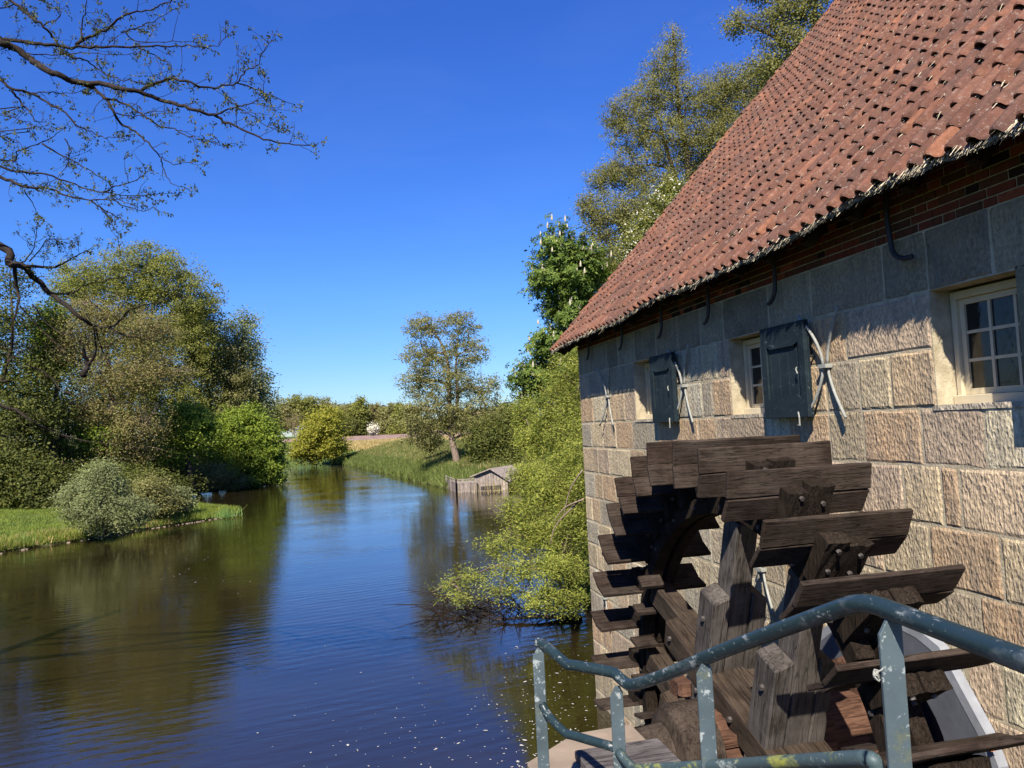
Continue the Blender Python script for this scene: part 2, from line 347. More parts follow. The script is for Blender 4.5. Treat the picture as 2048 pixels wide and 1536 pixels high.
wp = np.array([(-80, -32, 0), (12, -32, 0), (12, 215, 0), (-80, 215, 0)], float)
tag(fast_mesh('water', wp, np.array([[0, 1, 2, 3]]), M['water']), kind='structure')

# ploughed field behind the far bank
k = NT('ploughed_earth'); c = k.ramp(k.noise(k.coord((1, 0.2, 1)), 0.5, 5), [(0.3, (0.19, 0.125, 0.10)), (0.7, (0.30, 0.205, 0.165))])
k.pbsdf(c, 0.95, None, 0.1); M['field'] = k.m
fx = np.linspace(-60, 75, 60); fy = np.linspace(131, 262, 50); FX, FY = np.meshgrid(fx, fy)
FP = np.c_[FX.ravel()+0.12*(FY.ravel()-131), FY.ravel()]; FZ = ground_z(FP); s_ = sdist(FP)
fi = np.arange(60*50).reshape(50, 60); FQ = np.stack([fi[:-1, :-1], fi[:-1, 1:], fi[1:, 1:], fi[1:, :-1]], -1).reshape(-1, 4)
FQ = FQ[(s_[FQ] > 9).all(1)]
tag(fast_mesh('field', np.c_[FP, FZ+0.06], FQ, M['field'], smooth=True), kind='structure')

# ================================================================== MILL BUILDING
CX, CY = 0.0, 12.86
mill = empty('mill_building', (0, 6, 0), 'old sandstone watermill with red pantile roof and small shuttered windows', 'watermill')
ML = np.array([0, 6, 0.0])
def mill_part(mb, name, mat, parent=None, **kw):
    o = shift(mb, ML).build(name, mat, parent if parent is not None else mill, **kw); return o
def sub_part(mb, name, mat, parent, **kw): return shift(mb, ML).build(name, mat, parent, **kw)
ZL = [-0.65, -0.22, 0.20, 0.63, 1.05, 1.48, 1.91, 2.33, 2.75, 3.14, 3.555, 3.99, 4.425, 4.85, 5.28, 5.70, 6.15]
OPEN = [(9.45, 10.28), (6.69, 7.51), (3.78, 4.60)]          # window openings along the wall
WZ0, WZ1 = 4.85, 5.70
YMIN = -1.2
def px_joints(row_y, xs): return [float(on_wall(x, row_y)[1]) for x in xs]
jo = {13: px_joints(812, [1186, 1213, 1250]) + [8.2, 7.95] + [5.85, 5.42, 5.05],
      14: px_joints(760, [1177, 1222]) + [8.25, 7.78] + [6.28, 5.55],
      15: px_joints(705, [1183, 1213]) + [10.9, 10.2, 9.45, 8.75, 8.15, 7.6, 6.69, 5.98, 5.05, 4.6],
      12: px_joints(855, [1183, 1206, 1232, 1265, 1316, 1397, 1433]) + px_joints(850, [1533, 1580]) + px_joints(870, [1660, 1727, 1844]),
      11: px_joints(905, [1196, 1218]) + [10.6, 10.1, 9.5, 8.8, 8.3, 7.6, 6.9, 6.2] + px_joints(980, [1808, 1884, 1920]),
      10: [12.3, 11.9, 11.3, 10.8, 10.1, 9.4, 8.9, 8.1, 7.5, 6.7, 6.0] + px_joints(1100, [1767, 1861, 2002]),
      9: [12.5, 12.1, 11.4, 11.0, 10.3, 9.7, 9.0, 8.2, 7.5, 6.7, 6.1, 5.4] + px_joints(1270, [1965])}
for r_ in range(0, 16):
    if r_ not in jo:
        y = 12.86; L = []
        while y > YMIN+0.5:
            y -= random.choice([0.3, 0.42, 0.5, 0.62, 0.75, 0.9]); L.append(y)
        jo[r_] = L
    else:
        y = min(jo[r_])
        while y > YMIN+0.9: y -= random.uniform(0.55, 0.95); jo[r_].append(y)
pal = [(0.46, 0.385, 0.275), (0.50, 0.405, 0.275), (0.40, 0.345, 0.27), (0.47, 0.35, 0.235), (0.40, 0.31, 0.24), (0.52, 0.455, 0.345), (0.35, 0.29, 0.22), (0.44, 0.37, 0.26), (0.36, 0.335, 0.28), (0.30, 0.275, 0.235), (0.48, 0.375, 0.27), (0.50, 0.44, 0.33)]
warm = (0.48, 0.325, 0.19)
mort = MB(); nst = 0; rest = MB()
def stone_mesh(mb, y0, y1, z0, z1, tint, dep=0.27):
    g = 0.007; y0 += g; y1 -= g; z0 += g*random.uniform(.7, 1.2); z1 -= g*random.uniform(.7, 1.2)
    n = 4 if (y1-y0) > 0.3 else 3; m = 4; ys = [y0] + [y0+(y1-y0)*i/(n-1)+0 for i in range(1, n-1)] + [y1]
    e = 0.022; ys = [y0, y0+e] + [y0+(y1-y0)*(i+1)/n + random.uniform(-.02, .02) for i in range(n-1)] + [y1-e, y1]
    zs = [z0, z0+e] + [z0+(z1-z0)*(i+1)/3+random.uniform(-.015, .015) for i in range(2)] + [z1-e, z1]
    proud = random.uniform(-0.002, 0.005)
    vs = []; NY = len(ys); NZ = len(zs)
    for j, z in enumerate(zs):
        for i, y in enumerate(ys):
            edge = i in (0, NY-1) or j in (0, NZ-1)
            jy = random.uniform(-.004, .004) if edge else 0; jz = random.uniform(-.004, .004) if edge else 0
            vs.append((0.003+random.uniform(-.004, .003) if edge else -proud-0.004+random.uniform(-0.003, 0.003), y+jy, z+jz))
    fs = [(j*NY+i, (j+1)*NY+i, (j+1)*NY+i+1, j*NY+i+1) for j in range(NZ-1) for i in range(NY-1)]
    o = len(vs); vs += [(dep, y0, z0), (dep, y1, z0), (dep, y1, z1), (dep, y0, z1)]
    A, B, C_, D = 0, NY-1, NZ*NY-1, (NZ-1)*NY
    fs += [(A, B, o+1, o), (B, C_, o+2, o+1), (C_, D, o+3, o+2), (D, A, o, o+3)]
    mb.add(vs, fs, tint)
def inwin(y0, y1, zi): return zi in (13, 14) and any(y0 > a-0.02 and y1 < b+0.02 for a, b in OPEN)
for zi in range(16):
    z0, z1 = ZL[zi], ZL[zi+1]
    J = sorted(set([YMIN, CY] + [y for y in jo[zi] if YMIN+.2 < y < CY-.12]))
    if zi in (13, 14):
        J = [y for y in J if not any(a-0.16 < y < b+0.16 for a, b in OPEN)] + [v for ab in OPEN for v in ab]; J.sort()
    JJ = [J[0]]
    for y in J[1:]:
        if y-JJ[-1] > 0.13: JJ.append(y)
        elif any(abs(y-v) < 1e-6 for ab in OPEN for v in ab) or y == CY: JJ[-1] = y
    for a, b in zip(JJ[:-1], JJ[1:]):
        if inwin(a, b, zi): continue
        mort.box((0.001, a, z0), (0.268, b, z1))
        t = random.choice(pal); f = random.uniform(0.74, 1.14); t = tuple(min(.62, c*f*g_) for c, g_ in zip(t, (1.15, 1.12, 1.0)))
        mid = (a+b)/2
        if (zi == 12 and 4.65 < mid < 5.55) or (zi == 10 and 4.05 < mid < 4.85) or (zi == 9 and mid < 4.1) or random.random() < 0.09: t = warm
        if zi == 15: t = tuple(c*0.60 for c in (t[0]*.95, t[1], t[2]*1.02))  # top course darkened in its colour to deepen the shade under the eave
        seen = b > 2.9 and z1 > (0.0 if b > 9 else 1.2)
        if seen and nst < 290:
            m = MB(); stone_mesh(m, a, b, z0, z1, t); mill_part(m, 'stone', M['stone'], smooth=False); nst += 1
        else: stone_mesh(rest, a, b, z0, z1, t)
tag(mill_part(rest, 'stone', M['stone']), kind='stuff')
mill_part(mort, 'mortar', M['mortar'])

# roof surface: eave height sags towards the gable
EY = [-2, 3.9, 4.85, 6.3, 8.65, 12.0, 13.3]; EZ = [6.46, 6.42, 6.39, 6.33, 6.29, 6.20, 6.15]
PIT = R(47.5); EX = -0.40; ROOFY0, ROOFY1 = -1.6, 13.12; SL = 10.3
def roofp(s, y, h=0.0):
    x = EX + s*math.cos(PIT) - h*math.sin(PIT); z = np.interp(y, EY, EZ) + s*math.sin(PIT) + h*math.cos(PIT)
    z += 0.02*math.sin(y*1.7+s*0.6) + 0.012*math.sin(y*3.1-s*1.3)
    return (x, y, z)
# bricks
WH = (0.46, 0.40, 0.28)
bm_m = MB(); rb = MB(); nb_ = 0
bm_m.box((0.004, YMIN, 6.15), (0.26, CY, 6.62))
zr = 6.152
rows = []
while zr < 6.60: rows.append(zr); zr += 0.0655
cand = []
for ri, z in enumerate(rows):
    y = CY - (0.0 if ri % 2 == 0 else 0.06)
    hd = ri % 2
    while y > YMIN+.1:
        ln = 0.215 if (hd % 2 == 0) else 0.105
        if random.random() < 0.2: ln = 0.215 if ln < .2 else 0.105
        cand.append((ri, y-ln, y, z)); y -= ln+0.011; hd += 1
cand.sort(key=lambda c: (c[0] > 5, -c[1] if False else (c[1] < 2.9), c[1] if c[1] > 2.9 else 99-c[1]))
for (ri, y0, y1, z) in cand:
    q = random.random()
    t = (0.030, 0.018, 0.016) if q < 0.14 else ((0.26, 0.070, 0.035) if q < 0.22 else (0.145*random.uniform(.6, 1.2), 0.042, 0.026))
    lo = (-0.004-random.uniform(0, .004), y0+random.uniform(0, .003), z+.001); hi = (0.1, y1-random.uniform(0, .003), z+0.0555)
    if nb_ < 290 and ri < 7 and y1 > 3.0:
        m = MB(); m.box(lo, hi, t); mill_part(m, 'brick', M['brick']); nb_ += 1
    else: rb.box(lo, hi, t)
tag(mill_part(rb, 'brick', M['brick']), kind='stuff')
mill_part(bm_m, 'mortar', M['mortar'])
# other walls and gables
W = MB(); XB = 13.6
W.box((0.27, CY-0.30, -0.65), (XB, CY, 6.5)); W.box((0.27, YMIN, -0.65), (XB, YMIN+.3, 6.5)); W.box((XB-.3, YMIN+.3, -0.65), (XB, CY-.3, 6.5))
mill_part(W, 'wall', M['mortar'])
G = MB(); ridge = roofp(SL, 6); rx, rz = ridge[0], ridge[2]
for yy in (CY-.28, YMIN+.02):
    G = MB(); G.prism([(0.1, yy, 6.5), (XB, yy, 6.5), (rx, yy, rz-.45)], (0, 0.25, 0)); mill_part(G, 'gable', M['oldboard'])
D_ = MB()   # roof deck, soffit and verge boards
for (a, b) in [(ROOFY0+.03, 3.9), (3.9, 6.3), (6.3, 8.65), (8.65, 12), (12, ROOFY1-.03)]:
    P = [roofp(0.10, a, -.03), roofp(0.10, b, -.03), roofp(SL, b, -.03), roofp(SL, a, -.03)]; D_.prism(P, (0.0, 0, -0.03))
roofdeck = mill_part(D_, 'roof', M['armdark'])
Bk = MB(); P0 = roofp(SL, ROOFY0); P1 = roofp(SL, ROOFY1); Bk.prism([P0, P1, (2*rx+.4, ROOFY1, 6.4), (2*rx+.4, ROOFY0, 6.4)], (0, 0, -0.08), (0.25, .08, .05))
mill_part(Bk, 'rear_roof', M['tile'])
S_ = MB()
ys = np.arange(ROOFY0+.1, ROOFY1-.1, 0.6)
for y in ys:
    S_.prism([roofp(0.12, y, -.13), roofp(0.75, y, -.13), roofp(0.75, y, -.22), roofp(0.16, y, -.22)], (0, 0.08, 0))
tag(mill_part(S_, 'rafter', M['armdark']), kind='stuff')
F_ = MB(); F_.prism([roofp(.06, ROOFY1-.06, -.04), roofp(SL, ROOFY1-.06, -.04), roofp(SL, ROOFY1-.06, -.2), roofp(.10, ROOFY1-.06, -.2)], (0, .03, 0), (1.3, 1.1, 1))
mill_part(F_, 'verge_board', M['armdark'])
# pantiles
TW, TL_, EXPO = 0.168, 0.37, 0.295
prof = [(-0.018, -0.014), (-0.015, 0.034), (0.003, 0.053), (0.030, 0.054), (0.050, 0.036), (0.064, 0.006), (0.095, -0.009), (0.135, -0.009), (0.170, 0.002)]
tcols = [(0.175, 0.080, 0.056), (0.195, 0.090, 0.062), (0.160, 0.076, 0.057), (0.145, 0.070, 0.054), (0.210, 0.098, 0.068), (0.130, 0.068, 0.055), (0.180, 0.090, 0.068)]
ncol = int((ROOFY1-ROOFY0)/TW); nrow = int((SL-0.1)/EXPO)
def tile(mb, c0, r0):
    s = r0*EXPO + random.uniform(-.012, .012); y = ROOFY1 - c0*TW + random.uniform(-.006, .006)
    rot = random.gauss(0, .035); lift = abs(random.gauss(0, .007)) + (random.uniform(.005, .015) if random.random() < .03 else 0); ft = random.uniform(0, .006)
    t = random.choice(tcols)
    if random.random() < 0.035 or (c0 < 3 and random.random() < .5): t = (0.235, 0.105, 0.066)
    f = random.uniform(.72, 1.05); t = tuple(x*f*g for x, g in zip(t, (1.0, .97, .90)))
    vs = []; n = len(prof)
    for (ds, hh) in ((0.0, 0.022+lift+ft), (0.015, 0.027+lift+ft), (TL_*0.5, 0.016+lift), (TL_, 0.000)):
        for (w, h) in prof:
            yy = y - w + rot*ds*2; vs.append(roofp(s+ds, yy, hh+h*(0.93 if ds == 0 else 1)))
    for (w, h) in prof: vs.append(roofp(s+0.006, y-w, 0.008+lift+ft+h*0.9))
    fs = []
    for j in range(3):
        for i in range(n-1): fs.append((j*n+i, (j+1)*n+i, (j+1)*n+i+1, j*n+i+1))
    for i in range(n-1): fs.append((4*n+i, i, i+1, 4*n+i+1))
    fs.append((4*n, 3*n, 2*n, n, 0)); mb.add(vs, fs, t)
allt = [(c, r_) for r_ in range(nrow) for c in range(ncol)]
def tkey(cr):
    c, r_ = cr; p = np.array(roofp(r_*EXPO, ROOFY1-c*TW)) - CAM; z = p@_d
    if z < 0.5: return 999
    x, y = 1024+F_PX*(p@_r)/z, 768-F_PX*(p@_u)/z
    return z if (-20 < x < 2070 and -20 < y < 800) else 900+z
allt.sort(key=tkey); rt = MB()
for i, (c, r_) in enumerate(allt):
    if i < 295:
        m = MB(); tile(m, c, r_); sub_part(m, 'tile', M['tile'], roofdeck, smooth=False)
    else: tile(rt, c, r_)
tag(sub_part(rt, 'tile', M['tile'], roofdeck), kind='stuff')
rd = MB()   # ridge tiles
y = ROOFY0
while y < ROOFY1:
    rd.tube([(rx, y, rz+.02), (rx, y+.36, rz+.03)], .11, 8, (0.26*random.uniform(.8, 1.2), .085, .05)); y += .34
tag(sub_part(rd, 'ridge_tile', M['tile'], roofdeck), kind='stuff')
# straw packing at the eave and between tiles
V = []; 
def blade(p, d, w, l):
    a = np.array([random.gauss(0, .25), 1, random.gauss(0, .25)]); a = a/np.linalg.norm(a)*w/2; p = np.array(p); V.extend([p-a, p+a, p+a*.4+d*l, p-a*.4+d*l])
sdn = np.array([-math.cos(PIT), 0, -math.sin(PIT)])
y = ROOFY0+.05
clump = 0.0
for i in range(7500):
    y = random.uniform(ROOFY0, ROOFY1); 
    ext = 0.020 + 0.032*max(0, vnoise(np.array([y*9, 0, 1.0]))) + 0.045*max(0, vnoise(np.array([y*3.7, 2, 5.0])))
    ext *= random.uniform(.5, 1.35)
    if random.random() < .012: ext += random.uniform(.03, .08)
    h = random.uniform(-.016, .026); d = sdn + np.array([random.gauss(0, .08), random.gauss(0, .14), random.gauss(.03, .08)]); d /= np.linalg.norm(d)
    blade(roofp(0.05, y, h), d, random.uniform(.005, .013), 0.05+ext)
for i in range(15000):
    c = random.randrange(ncol); r_ = random.randrange(0, nrow)
    if vnoise(np.array([c*.35, r_*.5, 3.0])) < -0.25 and random.random() < .75: continue
    s = r_*EXPO; w_ = random.uniform(-.012, .07) if random.random() < .6 else random.uniform(.08, .17); y = ROOFY1 - c*TW - w_
    d = sdn + np.array([random.gauss(0, .16), random.gauss(0, .30), random.gauss(.03, .14)]); d /= np.linalg.norm(d)
    h = random.uniform(.030, .072) if w_ < .075 else random.uniform(.020, .036)
    blade(roofp(s+.02, y, h), d, random.uniform(.006, .016), random.uniform(.035, .085))
V = np.array(V); Qs = np.arange(len(V)).reshape(-1, 4)
tag(fast_mesh('straw', V, Qs, M['straw'], roofdeck, ML), kind='stuff')

# windows
for wi, (a, b) in enumerate(OPEN):
    fr = MB(); x0, x1 = 0.165, 0.25; z0, z1 = WZ0+.03, WZ1-.02; w = .055
    fr.box((x0, a+.01, z0), (x1, a+w, z1)); fr.box((x0, b-w, z0), (x1, b-.01, z1)); fr.box((x0, a+w, z1-w), (x1, b-w, z1)); fr.box((x0-.03, a+w-.05, z0-.035), (x1, b-w+.05, z0+.05))
    fo = mill_part(fr, 'window', M['cream'], bevel=.004)
    ia, ib, iz0, iz1 = a+w+.003, b-w-.003, z0+.053, z1-w-.003
    sash = MB(); sw = .042; xs0, xs1 = 0.195, 0.235
    sash.box((xs0, ia, iz0), (xs1, ia+sw, iz1)); sash.box((xs0, ib-sw, iz0), (xs1, ib, iz1)); sash.box((xs0, ia+sw, iz0), (xs1, ib-sw, iz0+sw)); sash.box((xs0, ia+sw, iz1-sw), (xs1, ib-sw, iz1))
    pw = (ib-ia-2*sw)/3; ph = (iz1-iz0-2*sw)/3
    for i in (1, 2): sash.box((xs0+.004, ia+sw+pw*i-.011, iz0+sw), (xs1-.004, ia+sw+pw*i+.011, iz1-sw))
    for j in (1, 2): sash.box((xs0+.006, ia+sw, iz0+sw+ph*j-.011), (xs1-.006, ib-sw, iz0+sw+ph*j+.011))
    sub_part(sash, 'sash', M['cream'], fo)
    for i in range(3):
        for j in range(3):
            m = MB(); m.box((0.214, ia+sw+pw*i, iz0+sw+ph*j), (0.219, ia+sw+pw*(i+1), iz0+sw+ph*(j+1))); sub_part(m, 'pane', M['glass'], fo)
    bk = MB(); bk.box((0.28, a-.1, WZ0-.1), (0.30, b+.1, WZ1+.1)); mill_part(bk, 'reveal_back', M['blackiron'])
    sl = MB(); sl.box((-0.012, a-.03, WZ0-.02), (0.2, b+.03, WZ0+.018), (0.52, .45, .34)); mill_part(sl, 'sill', M['stone'])
# shutters: folded open on the wall beside each window
SH = [(8.74, 9.44), (5.97, 6.69), (3.06, 3.78)]
def bx(name, lo, hi, parent, mat='shutter', bev=.003, tint=(1, 1, 1)):
    m = MB(); m.box(lo, hi, tint); return sub_part(m, name, M[mat], parent, bevel=bev)
for (a, b) in SH:
    z0, z1 = 4.815, 5.70
    m = MB(); m.box((-0.075, a, z0), (-0.062, b, z1)); sh = mill_part(m, 'shutter', M['shutter'])
    n = 5; w = (b-a)/n
    for i in range(n): bx('board', (-0.096, a+w*i+.0025, z0), (-0.0752, a+w*(i+1)-.0025, z1), sh)
    bx('stile', (-0.116, a+.004, z0+.002), (-0.0963, a+.10, z1-.002), sh); bx('stile', (-0.116, b-.10, z0+.002), (-0.0963, b-.004, z1-.002), sh)
    for (zz0, zz1, sg) in ((z0+.004, z0+.19, 1), (z1-.20, z1-.004, -1)):
        m = MB(); e = .0; lo, hi = (zz0, zz1)
        if sg > 0: poly = [(-.1165, a+.102, lo), (-.1165, b-.102, lo), (-.1165, b-.102, hi-.01), (-.1165, b-.17, hi+.02), (-.1165, a+.17, hi+.02), (-.1165, a+.102, hi-.01)]
        else: poly = [(-.1165, a+.102, hi), (-.1165, b-.102, hi), (-.1165, b-.102, lo+.01), (-.1165, b-.17, lo-.02), (-.1165, a+.17, lo-.02), (-.1165, a+.102, lo+.01)]
        m.prism(poly, (.02, 0, 0)); sub_part(m, 'rail_board', M['shutter'], sh)
    m = MB(); m.tube([(-.125, a+.12, z0+.46), (-.135, a+.12, z0+.44), (-.135, a+.10, z0+.40)], .007, 5, (1, 1, 1)); m.tube([(-.12, a+.15, z0+.05), (-.14, a+.11, z0+.0), (-.14, a+.11, z0-.07), (-.12, a+.17, z0-.07)], .007, 5)
    sub_part(m, 'latch', M['iron'], sh)
    m = MB(); m.tube([(-.11, a+.02, z0+.55), (0.0, a+.02, z0+.55)], .012, 5); m.tube([(-.11, b-.02, z0+.2), (0.03, b-.02, z0+.2)], .012, 5); sub_part(m, 'hinge', M['blackiron'], sh)
# crossed iron wall anchors
def anchor(yc, zc, s=1.0, lower_only=False, hh=.47, ww=.26):
    m = MB()
    for sg in (1, -1):
        for up in ((1, -1) if not lower_only else (-1,)):
            pts = [(-0.035-.045*(t/5)**2 - .012*sg, yc + sg*ww*s*(t/5)**1.7*.98 + sg*.014, zc + up*hh*s*(t/5)) for t in range(6)]
            m.tube(smoothline(pts, 2), .014, 6)
    a = mill_part(m, 'wall_anchor', M['iron'], smooth=True)
    m = MB(); m.box((-.075, yc-.055, zc-.03), (.0, yc+.055, zc+.005)); sub_part(m, 'clamp', M['iron'], a)
for yc in (11.36, 8.62, 5.80): anchor(yc, 5.27)
anchor(12.02, 1.95, .9); anchor(7.08, 3.28, .9); anchor(9.6, 2.6, .9)
# hooked rafter straps under the eave
for (y, c) in ((12.03, .08), (10.48, .10), (9.06, .10), (7.77, .10), (6.42, .12), (4.85, -.22), (3.3, -.2)):
    m = MB(); zt = np.interp(y, EY, EZ)+.18
    if c > 0: pts = [(-.03, y, zt), (-.07, y, 6.35), (-.08, y-.01, 6.15), (-.085, y+.005, 6.02), (-.09, y+c*.5, 5.95), (-.09, y+c, 5.93)]
    else: pts = [(-.03, y+.06, zt), (-.07, y+.03, 6.35), (-.08, y, 6.15), (-.085, y-.03, 6.03), (-.09, y-.12, 5.97), (-.09, y+c, 5.96)]
    m.tube(smoothline(pts, 3), .020, 6); mill_part(m, 'rafter_strap', M['blackiron'], smooth=True)
# octagonal lead-grey board round the axle hole
AC = np.array([5.25, 2.28]); oct_ = []
for i in range(8):
    a = R(22.5+45*i+8); oct_.append((AC[0]+1.06*math.cos(a), AC[1]+1.02*math.sin(a)))
m = MB(); NO = 32; vs = []
def octr(a):
    # radius of the octagon in direction a
    best = 9
    for i in range(8):
        am = R(45*i+8); c_ = math.cos(a-am)
        if c_ > 0: best = min(best, 0.98/c_)
    return best
for kx, X in enumerate((-0.09, -0.012)):
    for i in range(NO):
        a = 2*math.pi*i/NO; r1 = octr(a)
        vs += [(X, AC[0]+.60*math.cos(a), AC[1]+.60*math.sin(a)), (X, AC[0]+r1*math.cos(a), AC[1]+r1*math.sin(a))]
fs = []; fe = []
for i in range(NO):
    j = (i+1) % NO; fs.append((2*i, 2*i+1, 2*j+1, 2*j)); fs.append((2*i, 2*j, 2*NO+2*j, 2*NO+2*i)); fe.append((2*i+1, 2*NO+2*i+1, 2*NO+2*j+1, 2*j+1))
m.add(vs, fs, (1, 1, 1), 0); m.add(vs, fe, (1, 1, 1), 1)
mill_part(m, 'axle_surround', [M['lead'], M['leadedge']])
m = MB()
for i in range(NO):
    a0, a1 = 2*math.pi*i/NO, 2*math.pi*(i+1)/NO; r0, r1 = octr(a0), octr(a1)
    q = [(-.093, AC[0]+(r0-.07)*math.cos(a0), AC[1]+(r0-.07)*math.sin(a0)), (-.093, AC[0]+(r1-.07)*math.cos(a1), AC[1]+(r1-.07)*math.sin(a1)),
         (-.093, AC[0]+(r1+.002)*math.cos(a1), AC[1]+(r1+.002)*math.sin(a1)), (-.093, AC[0]+(r0+.002)*math.cos(a0), AC[1]+(r0+.002)*math.sin(a0))]
    m.add(q, [(0, 1, 2, 3)])
mill_part(m, 'surround_edge', M['leadedge'])
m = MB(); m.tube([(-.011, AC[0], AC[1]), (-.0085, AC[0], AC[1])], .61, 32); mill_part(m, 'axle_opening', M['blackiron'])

# ================================================================== WATERWHEEL
WC = np.array([5.38, 2.34]); TH = R(18)
wheel = empty('waterwheel', (-1.22, WC[0], WC[1]), 'large dark wooden waterwheel with broad kinked paddles against the stone wall', 'waterwheel')
WL = np.array([-1.22, WC[0], WC[1]])
def wpart(mb, name, mat, parent=None, **kw): return shift(mb, WL).build(name, mat, parent if parent is not None else wheel, **kw)
def pol(X, r_, a): return (X, WC[0]+r_*math.cos(a), WC[1]+r_*math.sin(a))
def wbox(mb, X0, X1, r0, r1, t0, t1, a, tint=(1, 1, 1), a2=None, wane=0.0):
    """block: radial r0..r1, tangential offset t0..t1 (metres, ccw) about direction a"""
    e = np.array([math.cos(a), math.sin(a)]); t = np.array([-math.sin(a), math.cos(a)])
    vs = []
    for X in (X0, X1):
        for (r_, tt) in ((r0, t0), (r1, t0), (r1, t1), (r0, t1)):
            q = WC + e*r_ + t*tt; vs.append((X+random.uniform(-wane, wane), q[0]+random.uniform(-wane, wane), q[1]+random.uniform(-wane, wane)))
    mb.add(vs, [(0, 3, 2, 1), (4, 5, 6, 7), (0, 1, 5, 4), (1, 2, 6, 5), (2, 3, 7, 6), (3, 0, 4, 7)], tint)
# measured paddles: angle (deg), outer radius
PAD = {0: (160.0, 2.27), 1: (148.6, 2.24), 2: (137.3, 2.30), 3: (125.2, 2.27), 4: (113.5, 2.33), 5: (102.2, 2.34), 6: (91.0, 2.34), 7: (79.8, 2.36), 8: (69.0, 2.34),
       9: (58.8, 2.31), 10: (48.3, 2.28), 11: (37.2, 2.25), 12: (25.8, 2.20), 13: (13.9, 2.19), 14: (1.5, 2.19), 15: (-10.3, 2.23)}
for k_ in range(16, 32): PAD[k_] = (160.0-11.25*k_, 2.26)
X0, X1 = -1.76, -0.69
for k_, (ad, ro) in PAD.items():
    a = R(ad); vis = k_ <= 16 or k_ == 31
    f = random.uniform(.8, 1.2); tn = (f, f*random.uniform(.92, 1), f*random.uniform(.86, .98))
    jx0, jx1 = X0+random.uniform(-.02, .02), X1+random.uniform(-.03, .03)
    # outer board is kinked forward a little against the inner board
    th = .034; rm = ro-.17; ri = ro-.35; kink = R(-13) if ad > 95 or ad < -60 else R(13)
    eo = np.array([math.cos(a+kink), math.sin(a+kink)]); ei = np.array([math.cos(a-kink*.6), math.sin(a-kink*.6)])
    mid = WC + np.array([math.cos(a), math.sin(a)])*rm
    po = mid + eo*.185; pi_ = mid - ei*.185
    def board(p, q, x0, x1, tint, gap=0.003):
        d = (q-p)/np.linalg.norm(q-p); t = np.array([-d[1], d[0]])*th/2; p = p+d*gap; q = q-d*gap; m = MB(); vs = []
        NX = 7
        for i in range(NX):
            x = x0+(x1-x0)*i/(NX-1); j = random.uniform(-.004, .004)
            for s_ in (p-t, q-t, q+t, p+t): vs.append((x, s_[0]+j+random.uniform(-.0015, .0015), s_[1]+random.uniform(-.003, .003)))
        fs = [(i*4+c, i*4+(c+1) % 4, (i+1)*4+(c+1) % 4, (i+1)*4+c) for i in range(NX-1) for c in range(4)] + [(3, 2, 1, 0), ((NX-1)*4, (NX-1)*4+1, (NX-1)*4+2, (NX-1)*4+3)]
        m.add(vs, fs, tint); return m
    pd = wpart(board(mid, po, jx0, jx1, tn), 'paddle', M['paddle'], bevel=.005)
    f2 = f*random.uniform(.8, 1.15)
    wpart(board(pi_, mid, jx0+random.uniform(-.01, .01), jx1, (f2, f2*.96, f2*.92)), 'board', M['paddle'], pd, bevel=.005)
    # bolted block (two half timbers with rotten, frayed ends) on the leading side
    sgn = 1.0
    for (xa, xb, rr) in ((-1.39, -1.235, ro-.07+random.uniform(-.05, .03)), (-1.23, -1.06, ro-.06+random.uniform(-.06, .03))):
        m = MB(); e = np.array([math.cos(a), math.sin(a)]); t = np.array([-math.sin(a), math.cos(a)]); n = 5; vs = []; fs = []
        r0_ = 1.86; sec = [r0_, r0_+.12, rr-.06, rr]
        for si, r_ in enumerate(sec):
            for jt in range(2):
                for ix in range(n):
                    x = xa+(xb-xa)*ix/(n-1); rj = r_ + (random.uniform(-.014, .012) if si == 3 else 0)
                    tt = (.02 if jt == 0 else .125)+random.uniform(-.006, .006); q = WC+e*rj+t*tt*sgn; vs.append((x, q[0], q[1]))
        for si in range(3):
            b0, b1 = si*2*n, (si+1)*2*n
            for ix in range(n-1):
                fs.append((b0+ix, b0+ix+1, b1+ix+1, b1+ix)); fs.append((b0+n+ix, b1+n+ix, b1+n+ix+1, b0+n+ix+1))
            fs.append((b0, b1, b1+n, b0+n)); fs.append((b0+n-1, b0+2*n-1, b1+2*n-1, b1+n-1))
        b = 3*2*n
        for ix in range(n-1): fs.append((b+ix, b+ix+1, b+n+ix+1, b+n+ix)); fs.append((ix, n+ix, n+ix+1, ix+1))
        m.add(vs, fs, (random.uniform(.75, 1.15),)*3)
        bl = wpart(m, 'block', M['block'], pd)
    if vis:
        for (bx_, br) in ((-1.30, ro-.13), (-1.13, ro-.18), (-1.32, ro-.29), (-1.15, ro-.33)):
            m = MB(); q0 = WC+np.array([math.cos(a), math.sin(a)])*br; t = np.array([-math.sin(a), math.cos(a)])
            p0 = q0+t*.12; p1 = q0+t*.145; m.tube([(bx_, *p0), (bx_, *p1)], .016, 6); wpart(m, 'bolt', M['bolt'], pd)
    if ad < 40 or k_ in (0, 1):
        m = MB(); wbox(m, -1.50, -1.28, 1.60+random.uniform(-.03, .03), 1.76, -.06, -.03, a, (f, f, f)); wpart(m, 'crosspiece', M['paddle'], pd)
